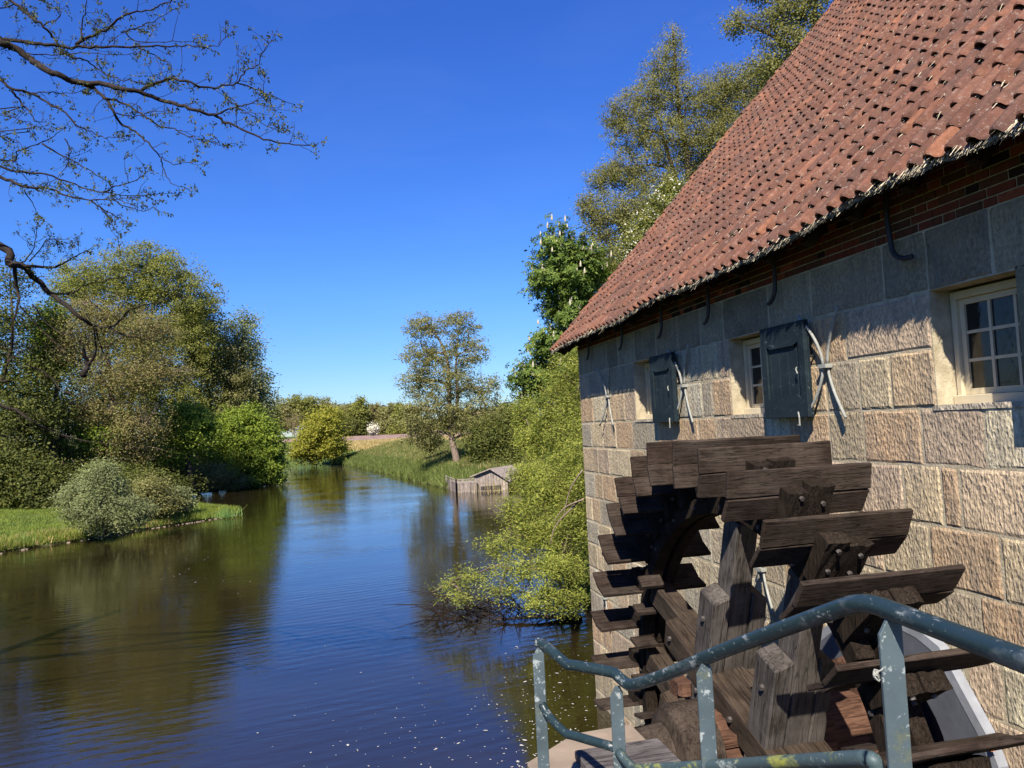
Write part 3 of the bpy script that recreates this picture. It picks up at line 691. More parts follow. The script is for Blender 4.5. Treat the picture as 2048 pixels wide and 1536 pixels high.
# rim: two felloe rings clasping the blocks
for (xa, xb, nm) in ((-1.36, -1.24, 'felloe'), (-1.20, -1.09, 'felloe')):
    NSEG = 8
    for s_ in range(NSEG):
        a0 = R(10+45*s_); m = MB(); n = 7; vs = []
        for i in range(n):
            a = a0+R(44.5)*i/(n-1)
            for (X, r_) in ((xa, 1.76), (xb, 1.76), (xb, 1.89), (xa, 1.89)): vs.append((X, WC[0]+r_*math.cos(a), WC[1]+r_*math.sin(a)))
        fs = [(i*4+c, (i+1)*4+c, (i+1)*4+(c+1) % 4, i*4+(c+1) % 4) for i in range(n-1) for c in range(4)] + [(0, 1, 2, 3), ((n-1)*4+3, (n-1)*4+2, (n-1)*4+1, (n-1)*4)]
        m.add(vs, fs, (random.uniform(.8, 1.1),)*3); fo = wpart(m, nm, M['block'], bevel=.006)
        for i in range(3):
            a = a0+R(8+14*i); b_ = MB(); xo = xa-.016 if xa < -1.22 else xb+.016; xi = xa if xa < -1.22 else xb
            b_.tube([(xo, WC[0]+1.82*math.cos(a), WC[1]+1.82*math.sin(a)), (xi, WC[0]+1.82*math.cos(a), WC[1]+1.82*math.sin(a))], .016, 6); wpart(b_, 'bolt', M['bolt'], fo)
# clasp arms: local z runs along the timber
def timber(name, u, v, along, x0, x1, thick, l0, l1, mat, taper=0.0, tint=(1, 1, 1), chamfer=0.0, parent=None):
    """timber in wheel frame. along='v' (upright) at offset u, or 'u' (level) at offset v; thick = extent in the other direction"""
    ang = TH if along == 'v' else TH-math.pi/2          # local z direction in (Y,Z)
    zdir = Vector((0, -math.sin(TH), math.cos(TH))) if along == 'v' else Vector((0, math.cos(TH), math.sin(TH)))
    ydir = Vector((0, math.cos(TH), math.sin(TH))) if along == 'v' else Vector((0, math.sin(TH), -math.cos(TH)))
    xdir = ydir.cross(zdir)
    off = u if along == 'v' else -v
    m = MB(); n = 9; vs = []; sx = 1 if xdir.x > 0 else -1
    xa, xb = (x0, x1)
    for i in range(n):
        l = l0+(l1-l0)*i/(n-1); tp = 1-taper*abs(l)/max(abs(l0), abs(l1)); cc = 0
        end = i in (0, n-1)
        for (x, y) in ((xa, -thick/2*tp), (xb, -thick/2*tp), (xb, thick/2*tp), (xa, thick/2*tp)):
            ch = chamfer if end and ((x == xa) ^ (xa > -1.2)) else 0
            vs.append(((x+1.22)*sx, y+off+random.uniform(-.004, .004), l - math.copysign(ch, l)+random.uniform(-.003, .003)))
    fs = [(i*4+c, i*4+(c+1) % 4, (i+1)*4+(c+1) % 4, (i+1)*4+c) for i in range(n-1) for c in range(4)] + [(3, 2, 1, 0), ((n-1)*4, (n-1)*4+1, (n-1)*4+2, (n-1)*4+3)]
    if sx < 0: fs = [f[::-1] for f in fs]
    m.add(vs, fs, tint)
    mt = Matrix(((xdir.x, ydir.x, zdir.x, 0), (xdir.y, ydir.y, zdir.y, 0), (xdir.z, ydir.z, zdir.z, 0), (0, 0, 0, 1)))
    return m.build(name, M[mat], parent if parent is not None else wheel, bevel=.012, mtx=mt)
XM0, XM1 = -1.33, -1.15
for u in (.43, -.43):
    A_ = timber('arm', u, 0, 'v', XM0, XM1, .24, -1.68, 1.68, 'arm', .12)
    timber('cheek', u-.01*np.sign(u), 0, 'v', -1.475, -1.333, .25, -1.10, 1.10, 'arm', 0, (.9, .9, .9), .05)
    timber('cheek', u-.01*np.sign(u), 0, 'v', -1.147, -1.02, .25, -1.10, 1.10, 'arm', 0, (.9, .9, .9), .05)
for v in (.34, -.40):
    timber('arm', 0, v, 'u', XM0-.005, XM1+.005, .22, -1.9, 1.9, 'armdark', .05)
    timber('cheek', 0, v-.012, 'u', -1.480, -1.339, .23, -1.12, 1.12, 'armdark', 0, (1, .95, .9), .05)
    timber('cheek', 0, v-.012, 'u', -1.141, -1.015, .23, -1.12, 1.12, 'armdark', 0, (1, .95, .9), .05)
for (u, v, al) in ((.43, 0, 'v'), (-.43, 0, 'v')):
    for l in (.85, .2, -.6):
        m = MB(); q = WC + np.array([math.cos(TH), math.sin(TH)])*u + np.array([-math.sin(TH), math.cos(TH)])*l
        m.tube([(-1.50, *q), (-1.47, *q)], .022, 6); wpart(m, 'bolt', M['bolt'])
for v in (.34, -.40):
    for l in (-.9, -.1, .95):
        m = MB(); q = WC + np.array([math.cos(TH), math.sin(TH)])*l + np.array([-math.sin(TH), math.cos(TH)])*v
        m.tube([(-1.505, *q), (-1.478, *q)], .022, 6); wpart(m, 'bolt', M['bolt'])
# wedges packed between the arms and the axle
for (u, v, w, h_) in ((.1, .20, .10, .04), (-.12, .20, .10, .035), (.25, .05, .035, .10), (-.27, .0, .035, .12), (.0, -.25, .14, .03)):
    for xa in (-1.62, -.93):
        m = MB(); q = WC + np.array([math.cos(TH), math.sin(TH)])*u + np.array([-math.sin(TH), math.cos(TH)])*v
        m.box((xa, q[0]-w, q[1]-h_), (xa+.26, q[0]+w, q[1]+h_+.02), (random.uniform(.8, 1.3),)*3); wpart(m, 'wedge', M['rust'], bevel=.006)
# axle
def lathe(prof_, n, squash=1.0):
    m = MB(); vs = []
    for (x, r_) in prof_:
        for i in range(n):
            a = 2*math.pi*(i+.5)/n; vs.append((x, WC[0]+r_*math.cos(a), WC[1]+r_*math.sin(a)*squash))
    fs = [(j*n+i, j*n+(i+1) % n, (j+1)*n+(i+1) % n, (j+1)*n+i) for j in range(len(prof_)-1) for i in range(n)]
    fs += [tuple(range(n))[::-1], tuple((len(prof_)-1)*n+i for i in range(n))]
    m.add(vs, fs); return m
wpart(lathe([(-1.60, .285), (-.05, .30)], 8), 'axle', M['rust'], bevel=.01)
wpart(lathe([(-1.93, .26), (-1.90, .34), (-1.84, .37), (-1.61, .37), (-1.59, .33)], 28), 'hub', M['armdark'], smooth=False)
wpart(lathe([(-2.35, .19), (-2.3, .205), (-1.925, .245)], 20), 'gudgeon', M['armdark'])
wpart(lathe([(-.30, .50), (-.27, .53), (-.10, .53), (-.09, .50)], 28), 'axle_collar', M['rust'], bevel=.008)
m = MB(); m.box((-1.70, WC[0]+.22, WC[1]+.33), (-1.58, WC[0]+.36, WC[1]+.45), (1, 1, 1)); m.tube([(-1.66, WC[0]+.18, WC[1]+.37), (-1.66, WC[0]+.18, WC[1]+.46)], .06, 10); wpart(m, 'hoop_lug', M['rust'])

# ================================================================== HANDRAIL, DECK AND QUAY
rail = empty('handrail', (-3.1, 2.2, 3.2), 'chipped blue green tubular steel handrail with flat posts beside the waterwheel', 'handrail')
RL = np.array([-3.1, 2.2, 3.2])
def rpart(mb, name, mat, **kw): return shift(mb, RL).build(name, mat, rail, **kw)
top = [(1075, 1285, 3.40), (1092, 1292, 3.36), (1133, 1327, 3.22), (1150, 1331, 3.17), (1222, 1344, 3.04), (1236, 1352, 3.0), (1253, 1367, 2.95), (1272, 1368, 2.88), (1330, 1350, 2.70), (1440, 1304, 2.40), (1570, 1256, 2.08),
       (1670, 1220, 1.88), (1712, 1208, 1.80), (1748, 1210, 1.74), (1790, 1224, 1.67), (1900, 1265, 1.50), (2048, 1321, 1.30), (2300, 1415, 1.05)]
m = MB(); m.tube(smoothline([at(*p) for p in top], 4), .0225, 14); rpart(m, 'top_rail', M['rail'], smooth=True)
low = [(1084, 1408, 3.36), (1098, 1432, 3.32), (1130, 1465, 3.22), (1150, 1472, 3.17), (1230, 1495, 3.0)]
m = MB(); m.tube(smoothline([at(*p) for p in low], 4), .0185, 12); rpart(m, 'lower_rail', M['rail'], smooth=True)
low2 = [(1238, 1505, 2.98), (1262, 1532, 2.90), (1280, 1538, 2.84), (1400, 1533, 2.5), (1500, 1528, 2.25), (1700, 1518, 1.80), (1738, 1518, 1.74), (1752, 1530, 1.73), (1756, 1570, 1.73), (1758, 1700, 1.76)]
m = MB(); m.tube(smoothline([at(*p) for p in low2], 4), .0190, 12); rpart(m, 'lower_rail', M['raillow'], smooth=True)
for (px, py, dp, tip) in ((1076, 1300, 3.38, 6), (1232, 1378, 3.0, 8), (1407, 1330, 2.47, 10), (1778, 1242, 1.68, 14)):
    p = at(px, py, dp); w = .026; t = .006; fdir = np.array([_r0[0], _r0[1], 0]); ndir = np.array([_r0[1], -_r0[0], 0])
    hgt = p[2]-3.2; m = MB(); mt_ = .045
    poly = [p+fdir*(-w)+np.array([0, 0, -hgt]), p+fdir*w+np.array([0, 0, -hgt]), p+fdir*w+np.array([0, 0, -.012]), p+fdir*(w*.6)+np.array([0, 0, .012]), p+fdir*(-w*.1)+np.array([0, 0, .012]), p+fdir*(-w)+np.array([0, 0, -.030])]
    m.prism([q-ndir*t for q in poly], ndir*2*t); rpart(m, 'post', M['railpost'], bevel=.002)
dk = empty('wooden_deck', (-5.2, 1, 3.2), 'plank footbridge deck under the handrail', 'deck')
i = 0; y = -3.2
while y < 3.28:
    m = MB(); m.box((-7.4, y, 3.12), (-2.95, min(y+.17, 3.33), 3.17)); shift(m, (-5.2, 1, 3.2)).build('plank', M['deckwood'], dk, bevel=.004); y += .18
m = MB()
for x in (-7.2, -5.2, -3.1): m.box((x, -3.2, 2.92), (x+.15, 3.30, 3.118))
for (x, yy) in ((-7.1, 3.0), (-7.1, -3), (-3.05, -3.0), (-3.05, 3.0)): m.box((x, yy, -.9), (x+.16, yy+.16, 2.918))
shift(m, (-5.2, 1, 3.2)).build('beam', M['deckwood'], dk)
q = empty('quay_block', (-3, 4, 0), 'pale stone quay block beside the outer end of the axle', 'quay wall')
m = MB(); m.prism([(-3.22, 3.45, -.9), (-2.55, 3.45, -.9), (-2.55, 4.45, -.9), (-2.9, 4.42, -.9), (-3.22, 4.15, -.9)], (0, 0, 3.82)); shift(m, (-3, 4, 0)).build('masonry', M['stone'], q, bevel=.02)
m = MB(); m.prism([(-3.26, 3.42, 2.924), (-2.52, 3.42, 2.924), (-2.52, 4.2, 2.924), (-2.52, 4.48, 2.924), (-2.9, 4.46, 2.924), (-3.26, 4.18, 2.924)], (0, 0, .076)); shift(m, (-3, 4, 0)).build('coping', M['concrete'], q, bevel=.012)
m = MB(); m.box((-3.0, 3.40, 3.002), (-2.50, 4.12, 3.05), (.9, .9, .95)); shift(m, (-3, 4, 0)).build('plank', M['deckwood'], q, bevel=.006)
rp = MB(); c0 = at(1752, 1345, 1.665)
for i in range(5): rp.tube([c0+np.array([.006*math.cos(a)+random.gauss(0, .001), .004*math.sin(a), .006*math.sin(a*1.3+i)-.003*i]) for a in np.linspace(0, 6, 9)], .0019, 5)
rp.tube([c0, c0+np.array([.015, 0, .004]), c0+np.array([.028, 0, .016])], .002, 5)
tag(shift(rp, c0).build('rope_knot', M['iron'], None), 'small frayed knot of pale rope tied round the handrail post', 'rope').location = c0
lf = MB(); c0 = on_wall(1984, 1489, -.10); lf.add([c0+np.array(v) for v in ((0, .05, .03), (-.02, .01, .045), (-.015, -.06, -.01), (-.03, -.02, -.035))], [(0, 1, 2, 3)])
k = NT('dry_leaf'); k.pbsdf((0.5, .17, .05), .7); tag(shift(lf, c0).build('dry_leaf', k.m), 'single orange dry leaf caught on the grey board edge', 'leaf').location = c0
#@@VEG
# ================================================================== VEGETATION
LM = {
 'dense': mat_leaf('spring_leaf_dense', (0.056, 0.074, 0.018), (0.088, 0.106, 0.026), (0.130, 0.140, 0.044)),
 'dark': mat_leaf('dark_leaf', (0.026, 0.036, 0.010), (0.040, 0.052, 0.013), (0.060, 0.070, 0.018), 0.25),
 'bright': mat_leaf('bright_leaf', (0.045, 0.078, 0.014), (0.080, 0.125, 0.018), (0.140, 0.185, 0.032), 0.35),
 'brown': mat_leaf('brown_bud_leaf', (0.080, 0.068, 0.036), (0.100, 0.094, 0.042), (0.098, 0.120, 0.040), 0.3),
 'alder': mat_leaf('alder_leaf', (0.060, 0.070, 0.030), (0.098, 0.108, 0.044), (0.155, 0.160, 0.078), 0.42),
 'greyg': mat_leaf('grey_willow_leaf', (0.060, 0.080, 0.040), (0.090, 0.115, 0.058), (0.140, 0.165, 0.085), 0.3),
 'willow': mat_leaf('willow_leaf', (0.050, 0.068, 0.018), (0.098, 0.128, 0.024), (0.185, 0.210, 0.055), 0.35),
 'yellow': mat_leaf('golden_leaf', (0.095, 0.112, 0.018), (0.122, 0.140, 0.022), (0.165, 0.165, 0.032), 0.4),
 'chest': mat_leaf('chestnut_leaf', (0.034, 0.056, 0.012), (0.060, 0.088, 0.016), (0.105, 0.135, 0.028), 0.35, gain=1.85),
 'blossom': mat_leaf('pale_blossom', (0.45, 0.42, 0.33), (0.58, 0.55, 0.44), (0.66, 0.62, 0.52), 0.2, gain=1),
 'young': mat_leaf('young_oak_leaf', (0.040, 0.048, 0.018), (0.065, 0.075, 0.026), (0.105, 0.112, 0.038), 0.3, gain=1.3),
 'lawn': mat_leaf('lawn_grass', (0.075, 0.100, 0.016), (0.105, 0.135, 0.020), (0.150, 0.165, 0.040), 0.35, 0.6, gain=1.8),
 'grass': mat_leaf('long_grass', (0.055, 0.078, 0.018), (0.085, 0.110, 0.026), (0.140, 0.145, 0.052), 0.35, 0.6, gain=1.7),
 'drygrass': mat_leaf('dry_grass', (0.12, 0.12, 0.04), (0.22, 0.19, 0.10), (0.30, 0.25, 0.15), 0.3, 0.6),
 'iris': mat_leaf('iris_blade', (0.06, 0.12, 0.04), (0.10, 0.18, 0.06), (0.14, 0.22, 0.08), 0.35),
 'gold': mat_leaf('yellow_flower', (0.5, .42, .02), (0.6, .5, .03), (0.7, .6, .05), 0.2, gain=.8),
}
def leaf_quads(P, size, aspect=0.5, up=0.3, out=None, droop=0.0, rng=RNG):
    """kite shaped leaves at points P (n,3)"""
    n = len(P); ax = rng.normal(size=(n, 3)); ax[:, 2] = ax[:, 2]*0.6 - droop
    ax /= np.linalg.norm(ax, axis=1)[:, None]+1e-9
    nr = rng.normal(size=(n, 3)); nr += np.array([-.35, -.7, .8])*up*3
    if out is not None: nr += out*1.3
    sdv = np.cross(ax, nr); sdv /= np.linalg.norm(sdv, axis=1)[:, None]+1e-9
    L = size*rng.uniform(0.65, 1.35, n)[:, None]; Wd = L*aspect*0.5
    a = P; c = P+ax*L; m_ = P+ax*L*0.45
    V = np.stack([a, m_+sdv*Wd, c, m_-sdv*Wd], 1).reshape(-1, 3); return V
def crown_points(blobs, ncl, per, sig, shell=0.55, flat=0.75, lump=0.28, seed=0, cut=None):
    """blobs: (centre, (rx,ry,rz), weight) -> cluster centres and leaf points"""
    rng = np.random.default_rng(seed); w = np.array([b[2]*(b[1][0]*b[1][1]*b[1][2])**(2/3) for b in blobs]); w = w/w.sum(); CC = []; OUT = []
    for (c, rr, _), f in zip(blobs, w):
        n = max(3, int(ncl*f)); d = rng.normal(size=(n, 3)); d /= np.linalg.norm(d, axis=1)[:, None]
        u = rng.random(n)**0.6; rad = (shell*0.35 + (1-shell*0.35)*u) * (1+lump*vnoise(d*2.2+np.array(c)*0.37)+lump*.5*vnoise(d*5.1+np.array(c)))
        CC.append(np.array(c)+d*np.array(rr)*rad[:, None]); OUT.append(d)
    CC = np.concatenate(CC); OUT = np.concatenate(OUT)
    n = len(CC); idx_ = np.repeat(np.arange(n), per)
    sg = sig*rng.uniform(.6, 1.4, n)[idx_][:, None]
    P = CC[idx_] + rng.normal(size=(n*per, 3))*sg*np.array([1, 1, flat]); return CC, P, OUT[idx_]
def branches(mb, skel, targets, r0, rng, sag=0.15, n=4, tip=0.004):
    """thin curved twigs from the skeleton polyline points to targets"""
    S = np.array(skel)
    for t in targets:
        dd = np.linalg.norm(S-t, axis=1) + 1.2*np.maximum(0, S[:, 2]-t[2]+0.2); s0 = S[np.argmin(dd)]
        v = t-s0; L = np.linalg.norm(v)
        if L < 1e-3: continue
        mid = s0+v*0.5+np.array([rng.normal()*.06*L, rng.normal()*.06*L, sag*L*0.5]); r_ = r0*min(1.5, max(.4, L/3))
        mb.tube([s0, s0*.5+mid*.5+np.array([0, 0, sag*L*.1]), mid, t*.5+mid*.5, t], [r_, r_*.8, r_*.6, r_*.4, tip], n, cap=False)
def pxblob(x, y, rx, ry, depth, w=1.0, rd=None):
    s_ = depth/F_PX; return (at(x, y, depth), (rx*s_, (rd if rd else (rx+ry)/2)*s_, ry*s_), w)
def tree(name, cat, label, base, blobs, ncl, per, sig, lsize, leaf, bark='bark', trunk=None, tr=0.25, group=None, aspect=.55, seed=0,
         shell=.55, nbr=60, br=0.03, droop=0.0, lump=.28, flat=.75, limbs=True, crown='crown', lean=None, second=None, up=.3, brsag=.15, upper=False):
    rng = np.random.default_rng(seed+1); base = np.array(base, float)
    root = empty(name, base, label, cat, group)
    CC, P, OUT = crown_points(blobs, ncl, per, sig, shell, flat, lump, seed)
    keep = P[:, 2] > 0.05; P = P[keep]; OUT = OUT[keep]
    V = leaf_quads(P, lsize, aspect, up, OUT, droop, rng); o = fast_mesh(crown, V, np.arange(len(V)).reshape(-1, 4), LM[leaf], root, base)
    if second:
        mat2, frac, sz2 = second; k_ = rng.random(len(P)) < frac; V = leaf_quads(P[k_]+OUT[k_]*sig*.5, sz2, .7, up, OUT[k_], droop, rng)
        tag(fast_mesh('blossom', V, np.arange(len(V)).reshape(-1, 4), LM[mat2], root, base), kind='stuff')
    ctr = np.mean([b[0] for b in blobs], 0); topz = max(b[0][2]+b[1][2]*.6 for b in blobs)
    if trunk is None:
        topb = max(blobs, key=lambda b: b[0][2]); tp = np.array(topb[0])+np.array([0, 0, topb[1][2]*.5])
        trunk = [[base, base*.7+tp*.3+rng.normal(size=3)*.04*topz*np.array([1, 1, 0]), base*.35+tp*.65+rng.normal(size=3)*.03*topz*np.array([1, 1, 0]), tp]]
    mb = MB(); skel = []
    for ti, tl in enumerate(trunk):
        line = smoothline(tl, 5); n_ = len(line); r0 = tr*(1 if ti == 0 else .6); rad = [r0*(1-.88*(i/(n_-1)))*(1.35 if (i == 0 and ti == 0) else 1) for i in range(n_)]
        mb.tube(line, rad, 8); skel += line[2:]
    shift(mb, base).build('trunk', M[bark], root, smooth=True)
    mb = MB()
    if limbs:
        for b in blobs:
            c = np.array(b[0]); S = np.array(skel); dd = np.linalg.norm(S-c, axis=1)+1.0*np.maximum(0, S[:, 2]-c[2]); s0 = S[np.argmin(dd)]; v = c-s0; L = np.linalg.norm(v)
            if L < .3: continue
            line = smoothline([s0, s0+v*.4+np.array([0, 0, .12*L]), s0+v*.8+np.array([0, 0, .06*L]), c+v*.2], 4); rr = max(tr*.35, .02)
            mb.tube(line, [rr*(1-.8*i/(len(line)-1)) for i in range(len(line))], 6); skel += line
    if nbr: branches(mb, skel, CC[rng.permutation(len(CC))[:nbr]], br, rng, brsag)
    if mb.v: tag(shift(mb, base).build('limb', M[bark], root, smooth=True), kind='stuff')
    return root

# ---- solo alder on the far right bank
dS = 72; sb = on_level(912, 948, 0.5)
def A_(x, y, d=dS): return at(x, y, d)
tree('alder_tree', 'tree', 'tall airy alder with forked trunk alone on the grassy far bank', A_(914, 948),
     [pxblob(845, 655, 40, 30, dS), pxblob(915, 652, 46, 32, dS), pxblob(925, 705, 52, 40, dS), pxblob(850, 712, 52, 38, dS), pxblob(832, 765, 42, 28, dS), pxblob(900, 765, 60, 40, dS), pxblob(965, 775, 40, 26, dS),
      pxblob(862, 825, 76, 40, dS), pxblob(940, 828, 66, 38, dS), pxblob(985, 835, 34, 38, dS), pxblob(838, 872, 46, 26, dS, .8), pxblob(965, 870, 40, 26, dS, .8)],
     1500, 34, .24, .17, 'alder', 'barkpale', trunk=[[A_(914, 952), A_(913, 920), A_(904, 880), A_(899, 820), A_(897, 740), A_(884, 690), A_(850, 640)], [A_(905, 870), A_(915, 800), A_(912, 730), A_(918, 650)]],
     tr=.42, seed=3, nbr=420, br=.045, lump=.34, shell=.75)
# ---- golden bush at the river bend
tree('golden_willow_bush', 'bush', 'golden yellow willow bush leaning over the water at the river bend', at(640, 922, 118),
     [pxblob(640, 868, 50, 40, 118), pxblob(632, 895, 58, 30, 118), pxblob(655, 842, 36, 26, 118), pxblob(610, 905, 26, 18, 118), pxblob(672, 890, 26, 24, 118)], 700, 40, .5, .34, 'yellow', 'bark', tr=.25, seed=5, nbr=60, br=.06)
# ---- far tree line
far = [(560, 822, 36, 30, 235, 'alder'), (600, 812, 34, 26, 240, 'dense'), (640, 816, 34, 26, 245, 'alder'), (676, 826, 24, 22, 235, 'brown'), (696, 826, 20, 22, 230, 'alder'), (718, 822, 18, 30, 225, 'dense'),
       (738, 830, 14, 26, 235, 'brown'), (757, 826, 16, 24, 240, 'brown'), (785, 826, 26, 24, 230, 'alder'), (812, 828, 26, 26, 225, 'dense'), (700, 852, 30, 16, 220, 'dark'), (665, 850, 26, 18, 220, 'alder'),
       (772, 852, 24, 15, 218, 'alder'), (805, 855, 26, 15, 215, 'dense'), (845, 850, 34, 22, 215, 'alder'), (950, 838, 34, 26, 200, 'alder'), (1010, 836, 26, 32, 170, 'dense'), (535, 830, 24, 24, 220, 'dense'), (900, 850, 40, 22, 215, 'dense'), (1050, 845, 30, 26, 190, 'alder')]
fl = ['broad olive tree at the far end of the wood beside the left bank', 'rounded green tree in the far wood above the golden bush', 'olive tree of the far wood right of the highest round crown', 'small brownish tree in the far wood behind the golden bush',
      'narrow olive tree just right of the golden bush in the distance', 'tall dark upright tree standing above the ploughed field', 'thin brown tree right of the tall dark one beyond the field', 'rounded brown tree with bare twigs beyond the ploughed field',
      'olive tree of the far wood left of the tall alder', 'green tree of the far wood half behind the alder crown', 'low dark shrubbery clump at the foot of the far wood', 'low olive thicket behind the golden bush top',
      'low olive bush along the far edge of the ploughed field', 'low green bush at the far field edge left of the alder', 'olive thicket seen through the lower alder crown', 'distant olive tree right of the alder trunk top',
      'round distant tree between the alder and the chestnut', 'green tree partly behind the dense left bank wood', 'distant green thicket behind the alder trunk', 'distant olive tree behind the chestnut edge']
for i, (x, y, rx, ry, dp, lf_) in enumerate(far):
    b0 = at(x, 872, dp); b0[2] = 4.0
    tree('distant_tree', 'tree', fl[i], b0, [pxblob(x, y+4, rx, ry, dp), pxblob(x-rx*.4, y+ry*.7, rx*.7, ry*.7, dp), pxblob(x+rx*.4, y+ry*.75, rx*.7, ry*.7, dp)], 330, 34, .62, .62, lf_, 'bark', tr=.3, seed=20+i, nbr=30, br=.08, group='trees of the distant wood', lump=.18)
b0 = at(590, 872, 200); tree('bare_round_bush', 'bush', 'grey brown leafless rounded bush left of the golden bush', b0, [pxblob(590, 845, 26, 22, 200)], 90, 16, .6, .3, 'brown', 'barkpale', tr=.2, seed=51, nbr=90, br=.05)
b0 = at(746, 872, 205); tree('white_blossom_bush', 'bush', 'small white flowering bush at the far edge of the ploughed field', b0, [pxblob(746, 859, 8, 11, 205)], 60, 18, .45, .45, 'blossom', 'bark', tr=.15, seed=52, nbr=10)
b0 = at(582, 908, 135); tree('white_blossom_bush', 'bush', 'low white flowering bush left of the golden bush at the water', b0, [pxblob(582, 901, 9, 7, 135)], 30, 14, .35, .28, 'blossom', 'bark', tr=.1, seed=53, nbr=10)
b0 = at(1150, 700, 44); 
# ---- wood on the left bank
def T(label, x, yb, dp, blobs, ncl, leaf, seed, name='woodland_tree', bark='bark', sig=.45, lsize=.21, per=54, cat='tree', tr=.32, nbr=80, br=.05, group='trees of the left bank wood', zb=None, **kw):
    b0 = at(x, yb, dp); 
    if zb is not None: b0[2] = zb
    return tree(name, cat, label, b0, [pxblob(*b) for b in blobs], ncl, per, sig, lsize, leaf, bark, tr=tr, seed=seed, nbr=nbr, br=br, group=group, **kw)
T('tallest dense olive green tree crowning the left bank wood', 290, 960, 80, [(290, 560, 110, 66, 80), (200, 600, 90, 80, 80), (360, 600, 80, 90, 80), (270, 690, 150, 100, 80), (160, 560, 60, 50, 80), (300, 520, 60, 34, 80), (390, 680, 60, 80, 80), (270, 800, 130, 90, 80), (380, 790, 80, 90, 82)], 2600, 'dense', 101, zb=.8, lsize=.2, per=56, sig=.36, lump=.38)
T('dark green tree on the right shoulder of the left bank wood', 430, 950, 84, [(425, 720, 60, 80, 84), (470, 760, 50, 80, 84), (400, 640, 45, 60, 84), (440, 830, 80, 70, 84)], 1300, 'alder', 102, zb=.8, lsize=.2, per=52, sig=.34, lump=.38)
T('pale leafed slender tree overtopping the outer edge of the left wood', 505, 950, 86, [(490, 650, 26, 34, 86), (500, 700, 32, 40, 86), (515, 770, 30, 50, 86), (505, 840, 40, 60, 86), (525, 800, 22, 40, 86), (470, 700, 30, 50, 86)], 560, 'greyg', 103, zb=.8, lsize=.24, sig=.5, per=34)
T('brownish half leafed tree with a pale trunk in front of the left wood', 228, 930, 62, [(200, 640, 90, 50, 62, .7), (290, 670, 80, 45, 62, .7), (150, 700, 70, 50, 62, .7), (250, 750, 100, 50, 62, .8), (330, 745, 60, 40, 62, .7), (180, 825, 80, 45, 62, .7), (280, 850, 70, 40, 62, .6), (240, 900, 80, 30, 62, .5)], 1250, 'brown', 104, bark='barkpale', zb=.6, sig=.40, lsize=.15, per=44, nbr=600, br=.045, tr=.34)
T('small vivid yellow green maple between the brown tree and the round shrub', 385, 930, 66, [(378, 835, 44, 26, 66), (360, 870, 44, 26, 66), (400, 860, 36, 30, 66), (345, 905, 36, 26, 66)], 420, 'bright', 105, zb=.6, lsize=.22, sig=.35)
T('large rounded bright green shrub hanging over the water at the wood corner', 500, 955, 76, [(480, 860, 50, 44, 76), (525, 880, 44, 48, 76), (490, 915, 70, 40, 76), (540, 925, 32, 38, 76), (440, 905, 46, 40, 76), (500, 840, 30, 26, 76), (470, 945, 60, 22, 76), (515, 958, 62, 14, 76)], 1500, 'bright', 106, name='woodland_shrub', cat='shrub', zb=.3, lsize=.22, sig=.27, lump=.38)
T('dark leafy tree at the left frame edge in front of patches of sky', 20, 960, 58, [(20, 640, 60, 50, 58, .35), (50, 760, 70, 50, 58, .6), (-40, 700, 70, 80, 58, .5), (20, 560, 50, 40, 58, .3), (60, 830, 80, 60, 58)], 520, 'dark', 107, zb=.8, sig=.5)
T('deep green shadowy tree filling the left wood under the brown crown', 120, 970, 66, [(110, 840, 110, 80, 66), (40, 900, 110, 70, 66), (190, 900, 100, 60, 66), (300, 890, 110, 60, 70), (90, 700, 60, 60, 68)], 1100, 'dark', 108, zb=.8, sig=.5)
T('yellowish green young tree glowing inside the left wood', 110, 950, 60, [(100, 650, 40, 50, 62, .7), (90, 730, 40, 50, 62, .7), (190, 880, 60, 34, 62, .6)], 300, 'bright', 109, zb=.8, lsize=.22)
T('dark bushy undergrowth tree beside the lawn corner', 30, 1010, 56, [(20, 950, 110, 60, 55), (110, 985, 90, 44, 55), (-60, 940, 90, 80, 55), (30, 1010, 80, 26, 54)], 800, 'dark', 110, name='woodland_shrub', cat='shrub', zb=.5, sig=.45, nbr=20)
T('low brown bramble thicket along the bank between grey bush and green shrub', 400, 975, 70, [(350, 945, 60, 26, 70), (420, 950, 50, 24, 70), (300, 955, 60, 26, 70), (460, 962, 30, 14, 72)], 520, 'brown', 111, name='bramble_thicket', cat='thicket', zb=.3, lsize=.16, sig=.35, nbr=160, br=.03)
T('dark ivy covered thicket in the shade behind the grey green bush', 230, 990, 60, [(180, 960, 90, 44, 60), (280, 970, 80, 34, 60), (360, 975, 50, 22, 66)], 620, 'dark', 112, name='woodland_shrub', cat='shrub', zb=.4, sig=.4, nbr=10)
for (lab, x, y, sd_) in (('unseen tree added to block sky light, close to the river left of the footbridge', -19.5, 4, 171), ('unseen tree added to block sky light, near left shore beyond the footbridge', -21.5, 13, 172), ('unseen leafy tree added to block sky light, near left shore below the isle lawn', -25.5, 23, 173)):
    b_ = np.array([x, y, .6]); tree('sky_blocker_tree', 'tree', lab, b_, [(b_+np.array([0, 0, 7.5]), (3.2, 3.4, 4.5), 1), (b_+np.array([.6, -1, 4.5]), (2.8, 3, 2.8), 1), (b_+np.array([-.5, 1.2, 10.5]), (2.4, 2.6, 3), 1)], 420, 34, .5, .26, 'dense', 'bark', tr=.35, seed=sd_, nbr=40, br=.05)  # unseen trees added to keep sky light off the mill wall
